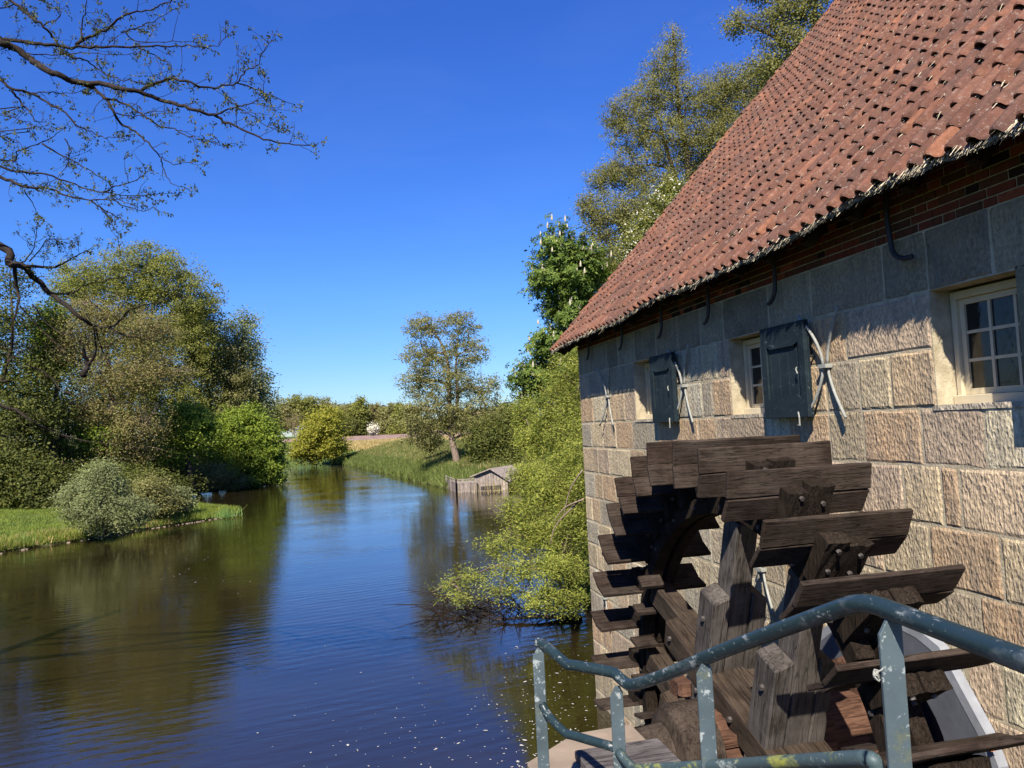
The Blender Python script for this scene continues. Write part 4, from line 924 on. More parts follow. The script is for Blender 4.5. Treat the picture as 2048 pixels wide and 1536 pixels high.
# ---- isle with its bushes
T('big rounded grey green willow bush on the low grassy isle', 215, 1062, 38, [(195, 985, 62, 50, 38), (215, 1020, 80, 42, 38), (160, 1005, 38, 40, 38), (260, 1030, 46, 34, 38), (205, 945, 34, 22, 38)], 900, 'greyg', 120, name='grey_willow_bush', cat='bush', zb=.2, lsize=.12, sig=.2, aspect=.35, group=None, tr=.1, nbr=60, br=.02, per=55)
T('smaller yellow green bush right behind the grey willow bush', 305, 1040, 44, [(300, 985, 32, 34, 44), (320, 1010, 34, 24, 44), (285, 1020, 28, 24, 44)], 330, 'alder', 121, name='isle_bush', cat='bush', zb=.2, lsize=.13, sig=.24, group=None, tr=.07, nbr=60, br=.02)
T('small upright pale willow sapling at the end of the isle bushes', 362, 1030, 46, [(360, 995, 20, 20, 46), (368, 1010, 16, 14, 46)], 110, 'greyg', 122, name='willow_sapling', cat='bush', zb=.2, lsize=.13, sig=.2, group=None, tr=.05, nbr=30, br=.015)
# ---- dark shrubs behind boathouse
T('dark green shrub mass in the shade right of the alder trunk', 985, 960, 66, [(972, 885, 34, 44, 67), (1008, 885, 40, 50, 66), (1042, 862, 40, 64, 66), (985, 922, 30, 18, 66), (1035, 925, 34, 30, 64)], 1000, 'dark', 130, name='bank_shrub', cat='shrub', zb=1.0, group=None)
T('slim brownish sapling bush left of the alder trunk', 858, 905, 82, [(858, 880, 22, 20, 82, .6)], 90, 'alder', 131, name='bank_sapling', cat='shrub', zb=2.6, group=None, lsize=.2, nbr=30)
# ---- chestnut
dC = 37
ch = tree('chestnut_tree', 'tree', 'dark green horse chestnut covered with upright white flower candles beside the mill gable', at(1165, 900, dC)*np.array([1, 1, 0])+np.array([0, 0, 1.0]),
     [pxblob(1120, 500, 40, 50, dC), pxblob(1105, 560, 48, 50, dC), pxblob(1140, 620, 60, 50, dC), pxblob(1110, 690, 56, 44, dC), pxblob(1085, 745, 50, 36, dC), pxblob(1150, 760, 60, 50, dC), pxblob(1165, 540, 50, 60, dC), pxblob(1045, 762, 26, 16, dC), pxblob(1180, 690, 50, 50, dC), pxblob(1070, 790, 36, 26, dC), pxblob(1135, 820, 60, 30, dC)],
     640, 6, .30, .2, 'chest', 'bark', tr=.4, seed=140, nbr=60, br=.05, lump=.3, limbs=True)
# palmate leaves and candles for the chestnut
cb = np.array(ch.location); rng = np.random.default_rng(5)
CC, P, OUT = crown_points([(b[0], b[1], b[2]) for b in [pxblob(1120, 500, 40, 50, dC), pxblob(1105, 560, 48, 50, dC), pxblob(1140, 620, 60, 50, dC), pxblob(1110, 690, 56, 44, dC), pxblob(1085, 745, 50, 36, dC), pxblob(1150, 760, 60, 50, dC), pxblob(1165, 540, 50, 60, dC), pxblob(1045, 762, 26, 16, dC), pxblob(1180, 690, 50, 50, dC), pxblob(1070, 790, 36, 26, dC), pxblob(1135, 820, 60, 30, dC)]], 640, 11, .26, .6, .8, .3, 140)
VV = []
for p_, o_ in zip(P, OUT):
    nrm = o_*.7+np.array([0, 0, .6])+rng.normal(size=3)*.35; nrm /= np.linalg.norm(nrm); a = np.cross(nrm, rng.normal(size=3)); a /= np.linalg.norm(a); b = np.cross(nrm, a)
    for i in range(6):
        t = 2*math.pi*i/6.6; d = a*math.cos(t)+b*math.sin(t)-nrm*.35; s_ = -a*math.sin(t)+b*math.cos(t); L = rng.uniform(.16, .24)
        VV += [p_, p_+d*L*.65+s_*L*.2, p_+d*L, p_+d*L*.65-s_*L*.2]
VV = np.array(VV); fast_mesh('crown', VV, np.arange(len(VV)).reshape(-1, 4), LM['chest'], ch, cb)
mb = MB(); candle_m = mat_simple('chestnut_candle', (0.42, 0.37, 0.26), .8, 30, .2)
sel = rng.permutation(len(CC))[:420]
for i in sel:
    c = CC[i]+np.array([rng.normal()*.2, rng.normal()*.2, .22]); h_ = rng.uniform(.2, .34)
    mb.tube([c, c+np.array([0, 0, h_*.35]), c+np.array([.01, 0, h_*.7]), c+np.array([.01, 0, h_])], [.045, .055, .035, .008], 5)
tag(shift(mb, cb).build('flower_candle', candle_m, ch), kind='stuff')
# ---- tall alders behind the mill
dA = 42
g0 = lambda x, dp: at(x, 860, dp)*np.array([1, 1, 0])+np.array([0, 0, 1.2])
tree('tall_alder', 'tree', 'tall pointed alder with thin spring leaves rising behind the roof', g0(1370, dA),
     [pxblob(1345, 85, 26, 36, dA, .8), pxblob(1330, 140, 50, 40, dA), pxblob(1290, 200, 60, 48, dA), pxblob(1370, 205, 64, 52, dA), pxblob(1265, 265, 56, 48, dA), pxblob(1345, 280, 76, 54, dA), pxblob(1245, 345, 56, 44, dA), pxblob(1320, 360, 84, 54, dA), pxblob(1232, 225, 30, 34, dA), pxblob(1205, 360, 34, 30, dA), pxblob(1410, 280, 50, 50, dA)],
     2100, 34, .17, .095, 'alder', 'barkalder', trunk=[[g0(1375, dA), at(1378, 560, dA), at(1376, 340, dA), at(1360, 240, dA), at(1350, 120, dA), at(1345, 50, dA)], [at(1376, 420, dA), at(1340, 320, dA), at(1318, 240, dA), at(1300, 170, dA)]], tr=.26, seed=150, nbr=700, br=.03, lump=.36, shell=.65)
tree('tall_alder', 'tree', 'second airy alder with slanting dark stems close above the roof slope', g0(1440, dA+1),
     [pxblob(1430, 190, 50, 50, dA+1), pxblob(1480, 170, 60, 40, dA+1), pxblob(1450, 260, 56, 50, dA+1), pxblob(1530, 150, 50, 30, dA+1), pxblob(1400, 330, 50, 40, dA+1), pxblob(1500, 220, 60, 40, dA+1)],
     1300, 34, .18, .095, 'alder', 'barkalder', trunk=[[g0(1400, dA+1), at(1405, 400, dA+1), at(1440, 290, dA+1), at(1448, 220, dA+1), at(1450, 160, dA+1)], [at(1440, 290, dA+1), at(1500, 210, dA+1), at(1540, 150, dA+1)]], tr=.2, seed=151, nbr=300, br=.028)
dB = 34
tree('tall_alder', 'tree', 'high alder branch crown reaching out of the top edge beside the roof', g0(1640, dB),
     [pxblob(1560, 30, 60, 34, dB), pxblob(1620, 20, 50, 40, dB), pxblob(1480, 50, 40, 22, dB), pxblob(1580, 90, 60, 40, dB), pxblob(1620, -60, 90, 60, dB), pxblob(1520, -40, 60, 40, dB), pxblob(1540, 130, 44, 30, dB), pxblob(1700, 100, 60, 60, dB)],
     1100, 34, .19, .11, 'alder', 'barkalder', trunk=[[g0(1640, dB), at(1645, 300, dB), at(1632, 100, dB), at(1630, 0, dB), at(1640, -120, dB)], [at(1640, 180, dB), at(1600, 110, dB), at(1520, 60, dB), at(1470, 45, dB)]], tr=.24, seed=152, nbr=260, br=.026)
tree('gable_bush_tree', 'tree', 'olive leafed tree with fine twigs between the chestnut and the roof edge', g0(1230, 40),
     [pxblob(1220, 440, 60, 50, 40), pxblob(1280, 430, 60, 50, 40), pxblob(1200, 520, 60, 56, 40), pxblob(1180, 410, 30, 26, 40), pxblob(1160, 590, 50, 50, 40), pxblob(1250, 540, 70, 60, 40), pxblob(1190, 640, 60, 50, 40)],
     1500, 44, .19, .10, 'alder', 'barkalder', tr=.22, seed=153, nbr=260, br=.025)
tree('blossoming_tree', 'tree', 'tree with creamy white blossom tufts touching the roof verge', g0(1330, 36),
     [pxblob(1335, 410, 40, 30, 36), pxblob(1300, 460, 40, 40, 36), pxblob(1270, 500, 36, 36, 36), pxblob(1350, 380, 30, 20, 36)], 420, 40, .24, .11, 'dense', 'bark', tr=.2, seed=154, nbr=60, second=('blossom', .12, .10))
# ---- willow bush at the mill corner
wl = [(1140, 760, 60, 50, 21), (1120, 830, 70, 60, 20.5), (1080, 880, 60, 50, 21), (1140, 900, 60, 70, 19.5), (1060, 960, 50, 44, 20), (1110, 980, 80, 60, 19), (1030, 1020, 44, 34, 19.5, .7), (1140, 1060, 60, 60, 18), (1070, 1070, 60, 44, 18.5),
      (1000, 1090, 46, 32, 19, .55), (1120, 1140, 70, 50, 17.5), (1040, 1140, 56, 34, 18, .7), (950, 1150, 44, 24, 18.5, .35), (1000, 1180, 50, 24, 18, .4), (900, 1170, 36, 18, 18.8, .28), (870, 1182, 24, 10, 18.8, .2), (1130, 1200, 50, 34, 17.2), (930, 1195, 56, 16, 18.3, .25), (1165, 720, 30, 30, 21), (1045, 830, 28, 44, 22), (1070, 1200, 60, 22, 17.6, .6), (1160, 980, 30, 120, 18)]
wr = tree('willow_bush', 'bush', 'large light green willow bush spilling over the water against the mill corner', on_level(1150, 1215, 0.1),
     [pxblob(*b) for b in wl], 2600, 42, .10, .075, 'willow', 'barkalder', tr=.12, seed=160, nbr=1500, br=.012, aspect=.26, shell=.6, lump=.42, droop=.1, flat=.9)
# bare pale stems and dark sticks in the water under the willow
mb = MB(); rng = np.random.default_rng(77)
for i in range(170):
    x0 = rng.uniform(870, 1165); p0 = on_level(x0, rng.uniform(1195, 1250), 0.02); q_ = p0+np.array([rng.normal()*.6-.5, rng.normal()*.4, rng.uniform(.0, .5)]); m_ = (p0+q_)/2+np.array([0, 0, rng.uniform(.0, .2)])
    mb.tube([p0, m_, q_], [.014, .010, .004], 4, cap=False)
tag(mb.build('driftwood_twigs', M['twig']), 'tangle of dark sunken sticks in the water under the willow bush', 'twigs', kind='stuff')
mb = MB(); p0 = on_level(1165, 1236, .03); p1 = on_level(985, 1240, .06); mb.tube([p0, (p0+p1)/2+np.array([0, 0, .06]), p1], [.06, .045, .02], 8)
for f, dx in ((.5, -.25), (.7, .3), (.85, -.3)): q_ = p0*(1-f)+p1*f; mb.tube([q_, q_+np.array([-.25, dx, .16])], [.02, .006], 5)
tag(mb.build('fallen_branch', M['bark'], smooth=True), 'dark fallen branch lying in the water below the willow bush', 'branch')
mb = MB()
for (a, b, c_) in (((1168, 998, 17.0), (1130, 1015, 17.2), (1106, 1045, 17.3)), ((1150, 1010, 17.2), (1112, 1050, 17.3), (1100, 1090, 17.3)), ((1165, 940, 17.2), (1140, 980, 17.4), (1125, 1040, 17.4))):
    mb.tube(smoothline([at(*a), at(*b), at(*c_)], 4), [.022-.0018*i for i in range(9)], 6)
tag(shift(mb, wr.location).build('bare_stem', M['barkpale'], wr, smooth=True), kind='stuff')

# ---- grass, reeds and iris
def grass(name, pts, n, h0, h1, w, mat, label=None, cat=None, seed=0, lean=.35):
    rng = np.random.default_rng(seed); P = pts[rng.integers(0, len(pts), n)]+np.c_[rng.normal(size=(n, 2))*.3, np.zeros(n)]
    P[:, 2] = ground_z(P[:, :2]); ok = sdist(P[:, :2]) > -0.12; P = P[ok]; n = len(P)
    H = rng.uniform(h0, h1, n)[:, None]; d = rng.normal(size=(n, 3))*lean; d[:, 2] = 1; s_ = rng.normal(size=(n, 3)); s_[:, 2] = 0; s_ /= np.linalg.norm(s_, axis=1)[:, None]; Wd = w*rng.uniform(.6, 1.4, n)[:, None]
    V = np.stack([P-s_*Wd, P+s_*Wd, P+d*H+s_*Wd*.2, P+d*H*1.0-s_*Wd*.2], 1).reshape(-1, 3)
    return tag(fast_mesh(name, V, np.arange(len(V)).reshape(-1, 4), LM[mat]), label, cat, None, 'stuff')
def region(x0, x1, y0, y1, smin, smax, step=.6):
    X, Y = np.meshgrid(np.arange(x0, x1, step), np.arange(y0, y1, step)); P = np.c_[X.ravel(), Y.ravel()]; s_ = sdist(P); k_ = (s_ > smin) & (s_ < smax); return np.c_[P[k_], np.zeros(k_.sum())]
grass('long_grass', region(-8, 12, 56, 128, 0, 12), 90000, .3, .7, .035, 'grass', 'long green grass on the sloping far bank', 'grass', 1)
grass('dry_grass', region(-8, 12, 55, 128, 3, 14), 26000, .3, .65, .035, 'drygrass', 'straw coloured dry grass patches on the far bank', 'grass', 2)
grass('short_grass', region(-34, -9, 38, 64, 0.5, 14, .4), 70000, .05, .14, .014, 'lawn', 'short mown lawn grass on the isle', 'grass', 3)
grass('bank_grass', region(-34, -9, 36, 64, 0, 1.6, .25), 26000, .15, .42, .018, 'lawn', 'taller rough grass along the isle shoreline', 'grass', 4)
grass('bank_dry_grass', region(-34, -14, 36, 60, 0, 2.0, .25), 9000, .1, .35, .016, 'drygrass', 'dead brown stems along the isle shoreline', 'grass', 5)
grass('right_bank_grass', region(0, 16, 19, 60, 0, 6), 26000, .2, .5, .025, 'grass', 'grass on the right bank behind the willow', 'grass', 6)
grass('field_edge_grass', region(-12, 60, 118, 150, 6, 30, 1.0), 26000, .3, .6, .06, 'drygrass', 'pale grass strip at the near edge of the ploughed field', 'grass', 7)
def clump(name, x, y, n, h, w, mat, label, cat, spread=.3, seed=0, lean=.25):
    rng = np.random.default_rng(seed); c = on_level(x, y, .08); P = c+np.c_[rng.normal(size=(n, 2))*spread, np.zeros(n)]
    d = rng.normal(size=(n, 3))*lean; d[:, 2] = 1; s_ = rng.normal(size=(n, 3)); s_[:, 2] = 0; s_ /= np.linalg.norm(s_, axis=1)[:, None]; H = h*rng.uniform(.6, 1.2, n)[:, None]
    V = np.stack([P-s_*w, P+s_*w, P+d*H+s_*w*.15+np.array([0, 0, 0]), P+d*H-s_*w*.15], 1).reshape(-1, 3)
    o = fast_mesh(name, V, np.arange(len(V)).reshape(-1, 4), LM[mat], None, c); o.location = c; return tag(o, label, cat)
clump('iris_plant', 455, 1034, 130, .55, .022, 'iris', 'blue green iris leaves fanning out at the very tip of the isle', 'plant', .42, 1)
clump('iris_plant', 52, 1092, 60, .6, .02, 'iris', 'upright iris clump on the isle shore near the left edge', 'plant', .22, 2)
fl_ = clump('marsh_flower', 430, 1030, 90, .40, .035, 'gold', 'yellow green flowering marsh plant just before the isle tip', 'plant', .3, 3)
clump('reed', 990, 986, 90, .9, .015, 'drygrass', 'thin pale reeds standing in the water before the boathouse', 'reeds', .9, 4, .08)
# pale stone edging of the isle shore
mb = MB(); sh_ = [on_level(x, y, .02) for (x, y) in ((0, 1107), (60, 1097), (100, 1091), (150, 1083), (200, 1076), (280, 1061), (330, 1053), (380, 1046), (440, 1036), (478, 1029))]
for a, b in zip(sh_[:-1], sh_[1:]):
    n = max(2, int(np.linalg.norm(b-a)/.16))
    for i in range(n):
        if random.random() < .55: continue
        p_ = a+(b-a)*(i/n)+np.array([random.gauss(0, .04), random.gauss(0, .05), 0]); w = random.uniform(.02, .06); mb.box(p_-w*np.array([1.4, 1, .5]), p_+w*np.array([1.3, 1, .35]), (1, .95, .85))
tag(mb.build('shore_pebbles', M['concrete']), 'pale pebbles along the isle waterline', 'pebbles', kind='stuff')
# foam flecks on the water
V = []; Q_ = []; rng = np.random.default_rng(9)
def fleck(c, r_):
    k0 = len(V); n = 8; th = rng.uniform(0, 6.28); el = rng.uniform(.35, .8)
    for i in range(n):
        a = 2*math.pi*i/n; rr = r_*rng.uniform(.6, 1.15); x, y = rr*math.cos(a), rr*el*math.sin(a)
        V.append((c[0]+x*math.cos(th)-y*math.sin(th), c[1]+x*math.sin(th)+y*math.cos(th), .006))
    Q_.append(list(range(k0, k0+n)))
for i in range(430):
    if i < 230: x = rng.uniform(1000, 1200); y = rng.uniform(1290, 1560)
    elif i < 350: x = rng.normal(880, 150); y = 1536-abs(rng.normal(0, 90))
    else: x = rng.uniform(300, 560); y = rng.uniform(1010, 1200)
    c = on_level(x, y); fleck(c, min(.07, rng.uniform(.006, .024)*(1 if rng.random() > .08 else 2.2)*(1 if i < 350 else 1.4)))
Vf = np.array(V); tag(fast_mesh('foam', Vf, np.array(Q_), M['foam']), 'small white foam flecks drifting on the water', 'foam', kind='stuff')

# ================================================================== BOATHOUSE
dH = 57
bh = empty('boathouse', at(983, 975, dH), 'low weathered plank boathouse with a shallow gable at the water edge', 'boathouse'); bl = np.array(bh.location)
back = np.array([.62, .78, 0])*3.6
e0, ap, e1 = at(948, 953, dH), at(983, 939, dH), at(1016, 962, dH); g0_, g1_ = at(950, 982, dH), at(1004, 985, dH)
n = 12
for i in range(n):
    f0, f1 = i/n+.004, (i+1)/n-.004
    def topz(f): 
        P_ = e0+(e1-e0)*f; fa = .52; t = f/fa if f < fa else (1-f)/(1-fa); z0 = e0[2]+(e1[2]-e0[2])*f; zA = ap[2]-(e0[2]+(e1[2]-e0[2])*fa); return np.array([P_[0], P_[1], z0+zA*t])
    a, b = topz(f0), topz(f1); m = MB(); m.prism([np.array([a[0], a[1], -.2]), np.array([b[0], b[1], -.2]), b, a], back/np.linalg.norm(back)*.05, (random.uniform(.75, 1.15),)*3)
    shift(m, bl).build('board', M['oldboard'], bh)
for (a, b) in ((e0+np.array([-.2, 0, -.06]), ap), (ap, e1+np.array([.25, 0, -.1]))):
    m = MB(); up_ = np.array([0, 0, .07]); fr_ = -back/np.linalg.norm(back)*.25; m.add([a+fr_+up_*.3, b+fr_+up_*.3, b+back+up_*.3, a+back+up_*.3, a+fr_+up_*1.5, b+fr_+up_*1.5, b+back+up_*1.5, a+back+up_*1.5],
          [(0, 3, 2, 1), (4, 5, 6, 7), (0, 1, 5, 4), (1, 2, 6, 5), (2, 3, 7, 6), (3, 0, 4, 7)]); shift(m, bl).build('roof', M['oldboard'], bh)
m = MB(); m.prism([at(962, 973, dH-.1), at(1002, 970, dH-.1), at(1002, 978, dH-.1), at(962, 980, dH-.1)], back*.01, (.12, .12, .12)); shift(m, bl).build('boat_opening', M['blackiron'], bh)
jt = empty('jetty', at(900, 970, dH), 'grey plank landing stage with low fence beside the boathouse', 'jetty'); jl = np.array(jt.location)
c0, c1, c2 = on_level(893, 976, 0), on_level(913, 986, 0), on_level(952, 984, 0); zt = 1.02
for (a, b, n) in ((c0, c1, 9), (c1, c2, 14)):
    d_ = b-a
    for i in range(n):
        m = MB(); p_, q_ = a+d_*(i+.06)/n, a+d_*(i+.94)/n; h_ = zt-random.uniform(.28, .34); m.prism([p_+np.array([0, 0, -.3]), q_+np.array([0, 0, -.3]), q_+np.array([0, 0, h_]), p_+np.array([0, 0, h_])], (.03, .04, 0), (random.uniform(.7, 1.1),)*3)
        shift(m, jl).build('board', M['oldboard'], jt)
    for i in range(4 if n > 10 else 3):
        p_ = a+d_*i/(3 if n > 10 else 2); m = MB(); m.box(p_+np.array([-.05, -.09, -.4]), p_+np.array([.05, .01, zt+.02])); shift(m, jl).build('post', M['oldboard'], jt)
    m = MB(); m.tube([a+np.array([0, 0, zt-.04]), b+np.array([0, 0, zt-.04])], .035, 5); shift(m, jl).build('top_rail', M['oldboard'], jt)
m = MB(); m.prism([c0+np.array([0, 0, .62]), c1+np.array([0, 0, .62]), c2+np.array([0, 0, .62]), c2+np.array([1.2, 2.2, .62]), c0+np.array([1.6, 2.4, .62])], (0, 0, .05)); shift(m, jl).build('deck', M['oldboard'], jt)

# ================================================================== OVERHANGING BRANCHES, UPPER LEFT
def c1_(pts): return [(x/3.103, y/3.103) for x, y in pts]
def c2_(pts): return [(x/3.413, 450+y/3.413) for x, y in pts]
BR = [ # (polyline px, depth start, depth end, radius start, end, twigs density, leafiness)
 (c1_([(-900, 60), (-300, 170), (-40, 235), (0, 262), (100, 300), (190, 370), (270, 425), (380, 470), (480, 510), (660, 525), (760, 555), (860, 565), (1000, 620), (1100, 650), (1200, 680), (1330, 715), (1400, 760), (1500, 800), (1640, 865), (1760, 890), (1890, 905), (1960, 900)]), 9.5, 8.5, .060, .004, 1, 1),
 (c1_([(880, 560), (950, 520), (1060, 490), (1180, 515), (1300, 550), (1400, 530), (1470, 515), (1530, 440), (1600, 400), (1620, 350), (1690, 240)]), 9.0, 8.8, .020, .003, 1, 1),
 (c1_([(1470, 515), (1560, 540), (1650, 575), (1720, 610), (1820, 655)]), 8.8, 8.7, .010, .003, 1.3, 1.4),
 (c1_([(1330, 715), (1420, 680), (1500, 660), (1580, 630), (1630, 580), (1640, 480)]), 8.8, 8.6, .011, .003, 1.2, 1.3),
 (c1_([(480, 510), (560, 540), (650, 610), (700, 690), (750, 770), (830, 810), (900, 870), (960, 930), (1010, 980), (1080, 1020), (1200, 1000)]), 9.2, 8.7, .024, .003, .8, .7),
 (c1_([(1000, 980), (1010, 1050), (1060, 1130), (1140, 1160)]), 8.7, 8.7, .008, .003, .5, .3),
 (c1_([(650, 610), (740, 630), (830, 680), (930, 740), (980, 780), (1080, 800), (1150, 840), (1250, 860), (1350, 895), (1400, 900)]), 9.0, 8.7, .014, .003, 1, .9),
 (c1_([(720, 700), (800, 720), (900, 705), (1030, 685)]), 9.0, 9.0, .008, .003, 1, .8),
 (c1_([(1380, 560), (1420, 610), (1480, 670), (1560, 720), (1640, 780), (1720, 795)]), 8.8, 8.6, .008, .003, 1, 1.2),
 (c1_([(-900, 200), (-200, 240), (100, 245), (250, 275), (400, 290), (560, 290), (700, 290), (900, 292), (1050, 285), (1200, 285), (1330, 290), (1420, 215)]), 9.8, 9.0, .034, .003, 1, .9),
 (c1_([(470, 280), (560, 230), (650, 185), (750, 110), (850, 75), (950, 55), (1050, 10), (1120, -40)]), 9.6, 9.4, .022, .004, 1.2, 1.2),
 (c1_([(510, 240), (505, 150), (530, 60), (540, -30)]), 9.6, 9.6, .012, .004, 1.1, 1.1),
 (c1_([(750, 200), (830, 180), (900, 150), (970, 125), (1100, 50)]), 9.5, 9.4, .009, .003, 1.2, 1.1),
 (c1_([(780, 200), (830, 250), (980, 265), (1100, 255), (1250, 260)]), 9.4, 9.4, .008, .003, 1, 1),
 (c1_([(860, 300), (960, 340), (1010, 380), (1060, 400), (1070, 480)]), 9.2, 9.1, .008, .003, 1, 1),
 (c1_([(-300, -200), (60, 0), (150, 80), (250, 150), (330, 230), (370, 300), (430, 350), (520, 370), (600, 420), (700, 480), (800, 500), (920, 520)]), 10, 9.4, .024, .004, 1.1, 1.1),
 (c1_([(170, 330), (330, 345), (500, 330), (700, 340), (830, 330)]), 9.6, 9.4, .008, .003, .9, .8),
 (c1_([(270, 160), (370, 110), (340, 50), (300, 20)]), 10, 10, .009, .003, 1.4, 1.5),
 (c1_([(0, 50), (110, 30), (200, 90)]), 10, 10, .009, .003, 1.6, 1.8),
 (c1_([(-700, 300), (-100, 440), (-20, 480), (70, 550), (200, 580), (300, 640), (400, 700), (470, 770), (560, 820), (660, 855), (740, 850)]), 9.6, 9.2, .028, .003, .9, .7),
 (c1_([(70, 560), (130, 640), (180, 690), (220, 750), (300, 755)]), 9.5, 9.4, .016, .003, .9, .6),
 (c1_([(200, 575), (300, 575), (420, 580), (520, 560)]), 9.5, 9.4, .008, .003, 1, .9),
 (c1_([(-200, 700), (0, 720), (120, 740), (250, 790)]), 9.6, 9.6, .010, .003, 1.2, 1.3),
 (c1_([(-600, 850), (-10, 1030), (100, 1065), (250, 1075), (400, 1120), (520, 1170), (650, 1190), (850, 1215), (1050, 1195)]), 10, 9.6, .022, .003, 1.1, 1),
 (c1_([(-600, 950), (-10, 1095), (100, 1140), (200, 1165), (320, 1175), (420, 1215), (560, 1240), (700, 1240), (860, 1220)]), 9.8, 9.4, .030, .003, 1.1, .9),
 (c1_([(150, 1180), (200, 1260), (240, 1335)]), 9.8, 9.8, .009, .003, .5, .3),
 (c1_([(560, 1240), (640, 1310), (700, 1400), (745, 1450)]), 9.5, 9.4, .011, .003, 1, .9),
 (c1_([(600, 1280), (700, 1330), (790, 1385)]), 9.5, 9.4, .009, .003, 1.1, 1),
 (c1_([(640, 1190), (740, 1150), (850, 1120), (915, 1065)]), 9.5, 9.4, .009, .003, 1.2, 1.2),
 (c1_([(700, 1240), (800, 1290), (900, 1310), (960, 1275)]), 9.5, 9.4, .008, .003, 1.2, 1.1),
 (c1_([(-500, 980), (0, 995), (95, 995), (130, 930), (260, 890), (350, 830), (395, 795)]), 10, 9.7, .016, .003, .9, .6),
 (c1_([(260, 890), (380, 960), (480, 1010), (600, 1080), (690, 1150), (690, 1200)]), 9.8, 9.6, .012, .003, 1.2, 1.1),
 (c1_([(400, 860), (440, 940), (400, 1050), (300, 1150)]), 9.8, 9.6, .009, .003, 1, .8),
 (c1_([(-100, 830), (0, 850), (100, 870), (150, 930)]), 9.8, 9.8, .009, .003, 1.3, 1.4),
 (c2_([(-900, -150), (-10, 130), (60, 260), (160, 280), (220, 350), (340, 460), (480, 570), (570, 650), (650, 690), (740, 705), (850, 750), (950, 770), (1080, 790)]), 11, 11.5, .075, .004, .8, .25),
 (c2_([(740, 705), (830, 640), (870, 590), (960, 550), (1080, 530), (1200, 480), (1300, 440)]), 11.4, 11.6, .020, .003, .9, .2),
 (c2_([(340, 460), (420, 470), (500, 465), (560, 420), (700, 380), (900, 340), (960, 280)]), 11.3, 11.6, .018, .003, .9, .25),
 (c2_([(150, 280), (300, 290), (400, 280), (480, 230), (560, 190), (660, 140)]), 11, 11, .026, .003, 1.3, 1.0),
 (c2_([(110, 270), (180, 230), (230, 150), (260, 0)]), 11, 11, .014, .003, 1.4, 1.1),
 (c2_([(200, 250), (300, 130), (340, 90), (440, 120)]), 11, 11, .010, .003, 1.4, 1.3),
 (c2_([(100, 290), (120, 450), (130, 520), (90, 700), (80, 900)]), 11, 11.2, .030, .006, .7, .4),
 (c2_([(570, 1030), (600, 950), (550, 820), (530, 730)]), 11.6, 11.6, .050, .012, .6, .1),
 (c2_([(600, 960), (650, 880), (640, 700)]), 11.6, 11.5, .028, .010, .5, .1),
 (c2_([(650, 690), (700, 860), (800, 1000), (850, 1020)]), 11.5, 11.5, .012, .003, .7, .1),
 (c2_([(140, 560), (250, 680), (400, 820), (460, 850)]), 11.2, 11.4, .012, .003, .8, .2),
 (c2_([(220, 540), (330, 680), (520, 770), (620, 790)]), 11.2, 11.4, .012, .003, .8, .2),
 (c2_([(-700, 1000), (0, 1230), (120, 1270), (210, 1340), (330, 1400), (450, 1440), (600, 1480), (760, 1500)]), 11, 11.4, .034, .004, .9, .35),
 (c2_([(180, 950), (330, 1020), (400, 1110), (500, 1160), (620, 1120), (740, 1040)]), 11.3, 11.4, .014, .004, .5, .2),
 (c2_([(-300, 1100), (0, 1060), (40, 970), (100, 890), (180, 850)]), 11, 11.2, .024, .005, .4, .1),
 (c2_([(0, 1430), (60, 1450), (140, 1460)]), 11, 11, .012, .004, .8, .5),
 (c2_([(740, 1240), (840, 1210), (950, 1240), (1060, 1380)]), 11.5, 11.6, .010, .003, .8, .2),
]
rootT = at(-1350, 1010, 9.4); rootT[2] = .3
ot = empty('overhanging_oak', rootT, 'dark spreading tree whose budding branches hang in over the river at upper left', 'tree'); ol = np.array(ot.location)
tk = MB(); tline = smoothline([rootT, rootT+np.array([.1, .1, 2.5]), rootT+np.array([-.1, .2, 5]), rootT+np.array([.1, .2, 7.5]), rootT+np.array([0, .2, 10.5]), rootT+np.array([-.1, .3, 13])], 5)
tk.tube(tline, [.42*(1-.03*i) for i in range(len(tline))], 12); shift(tk, ol).build('trunk', M['bark'], ot, smooth=True)
rng = np.random.default_rng(31); LP = []; LA = []; tw = MB(); TL = np.array(tline)
def sprig(p, d, s_=1.0):
    n = rng.integers(6, 12)
    for _ in range(n):
        a = d*.35+rng.normal(size=3)*.75+np.array([0, 0, -.55]); a /= np.linalg.norm(a); L = rng.uniform(.024, .048)*s_
        sd_ = np.cross(a, rng.normal(size=3)); sd_ /= np.linalg.norm(sd_); b = p+rng.normal(size=3)*.018
        LP.extend([b, b+a*L*.5+sd_*L*.24, b+a*L, b+a*L*.5-sd_*L*.24])
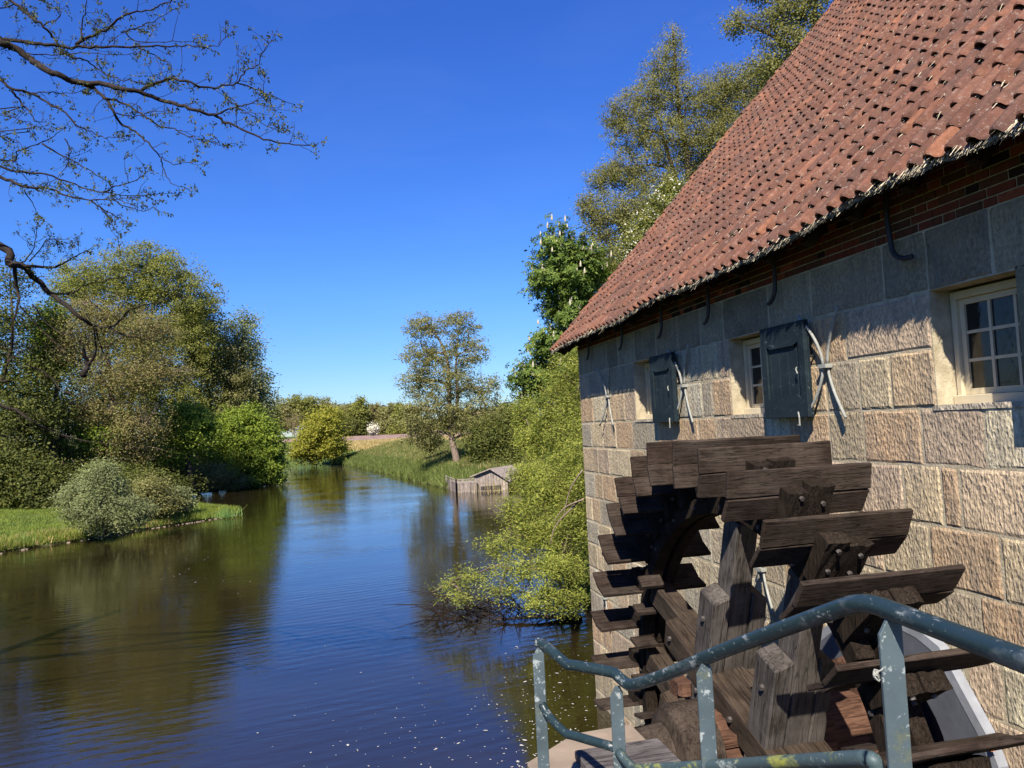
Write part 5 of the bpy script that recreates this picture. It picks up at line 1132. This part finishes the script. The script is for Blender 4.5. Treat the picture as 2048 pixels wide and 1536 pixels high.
def twig(p, d, L, r_, lev, leaf):
    n = 4; pts = [p]; dd = d.copy()
    for i in range(n):
        dd = dd+rng.normal(size=3)*.22+np.array([0, 0, .03]); dd /= np.linalg.norm(dd); pts.append(pts[-1]+dd*L/n)
    tw.tube(pts, [r_*(1-.15*i) for i in range(n+1)], 4, cap=False)
    if rng.random() < leaf: sprig(pts[-1], dd)
    for q_ in pts[1:-1]:
        if lev > 0 and rng.random() < .55:
            s_ = np.cross(dd, rng.normal(size=3)); s_ /= np.linalg.norm(s_); twig(q_, (dd*.5+s_*.9)/1.03, L*rng.uniform(.35, .6), r_*.6, lev-1, leaf)
        elif rng.random() < leaf*.22: sprig(q_, dd, .8)
for (pl, d0, d1, r0, r1, dens, leaf) in BR:
    if leaf <= .5 and pl[0][1] > 430: dens *= 1.9
    n = len(pl); P3 = [at(x, y, d0+(d1-d0)*i/(n-1)+.12*math.sin(i*1.7)) for i, (x, y) in enumerate(pl)]
    if pl[0][0] < -20:
        q_ = TL[np.argmin(np.abs(TL[:, 2]-(P3[0][2]-.6)))]; P3 = [q_]+P3
    line = smoothline(P3, 4); N_ = len(line); m = MB()
    jit = [line[0]]+[l+rng.normal(size=3)*.008 for l in line[1:]]
    m.tube(jit, [r0+(r1-r0)*(i/(N_-1))**.8 for i in range(N_)], 7); shift(m, ol).build('branch', M['barkdark'], ot, smooth=True)
    acc = 0
    for i in range(1, N_-1):
        seg = np.linalg.norm(line[i+1]-line[i]); acc += seg
        px = CAM-line[i]
        if acc > .085/dens:
            acc = 0; t = (line[i+1]-line[i])/seg; s_ = np.cross(t, rng.normal(size=3)); s_ /= np.linalg.norm(s_)
            if rng.random() < .62: twig(line[i], (t*.7+s_*.8)/1.06, rng.uniform(.10, .38), .0042, 1, .9*leaf)
            elif rng.random() < leaf: sprig(line[i]+s_*.01, s_)
    t = line[-1]-line[-2]; t /= np.linalg.norm(t); sprig(line[-1], t, 1.2); twig(line[-1], t, .12, .003, 1, leaf)
tag(shift(tw, ol).build('twig', M['twig'], ot), kind='stuff')
LPa = np.array(LP); tag(fast_mesh('foliage', LPa, np.arange(len(LPa)).reshape(-1, 4), LM['young'], ot, ol), kind='stuff')
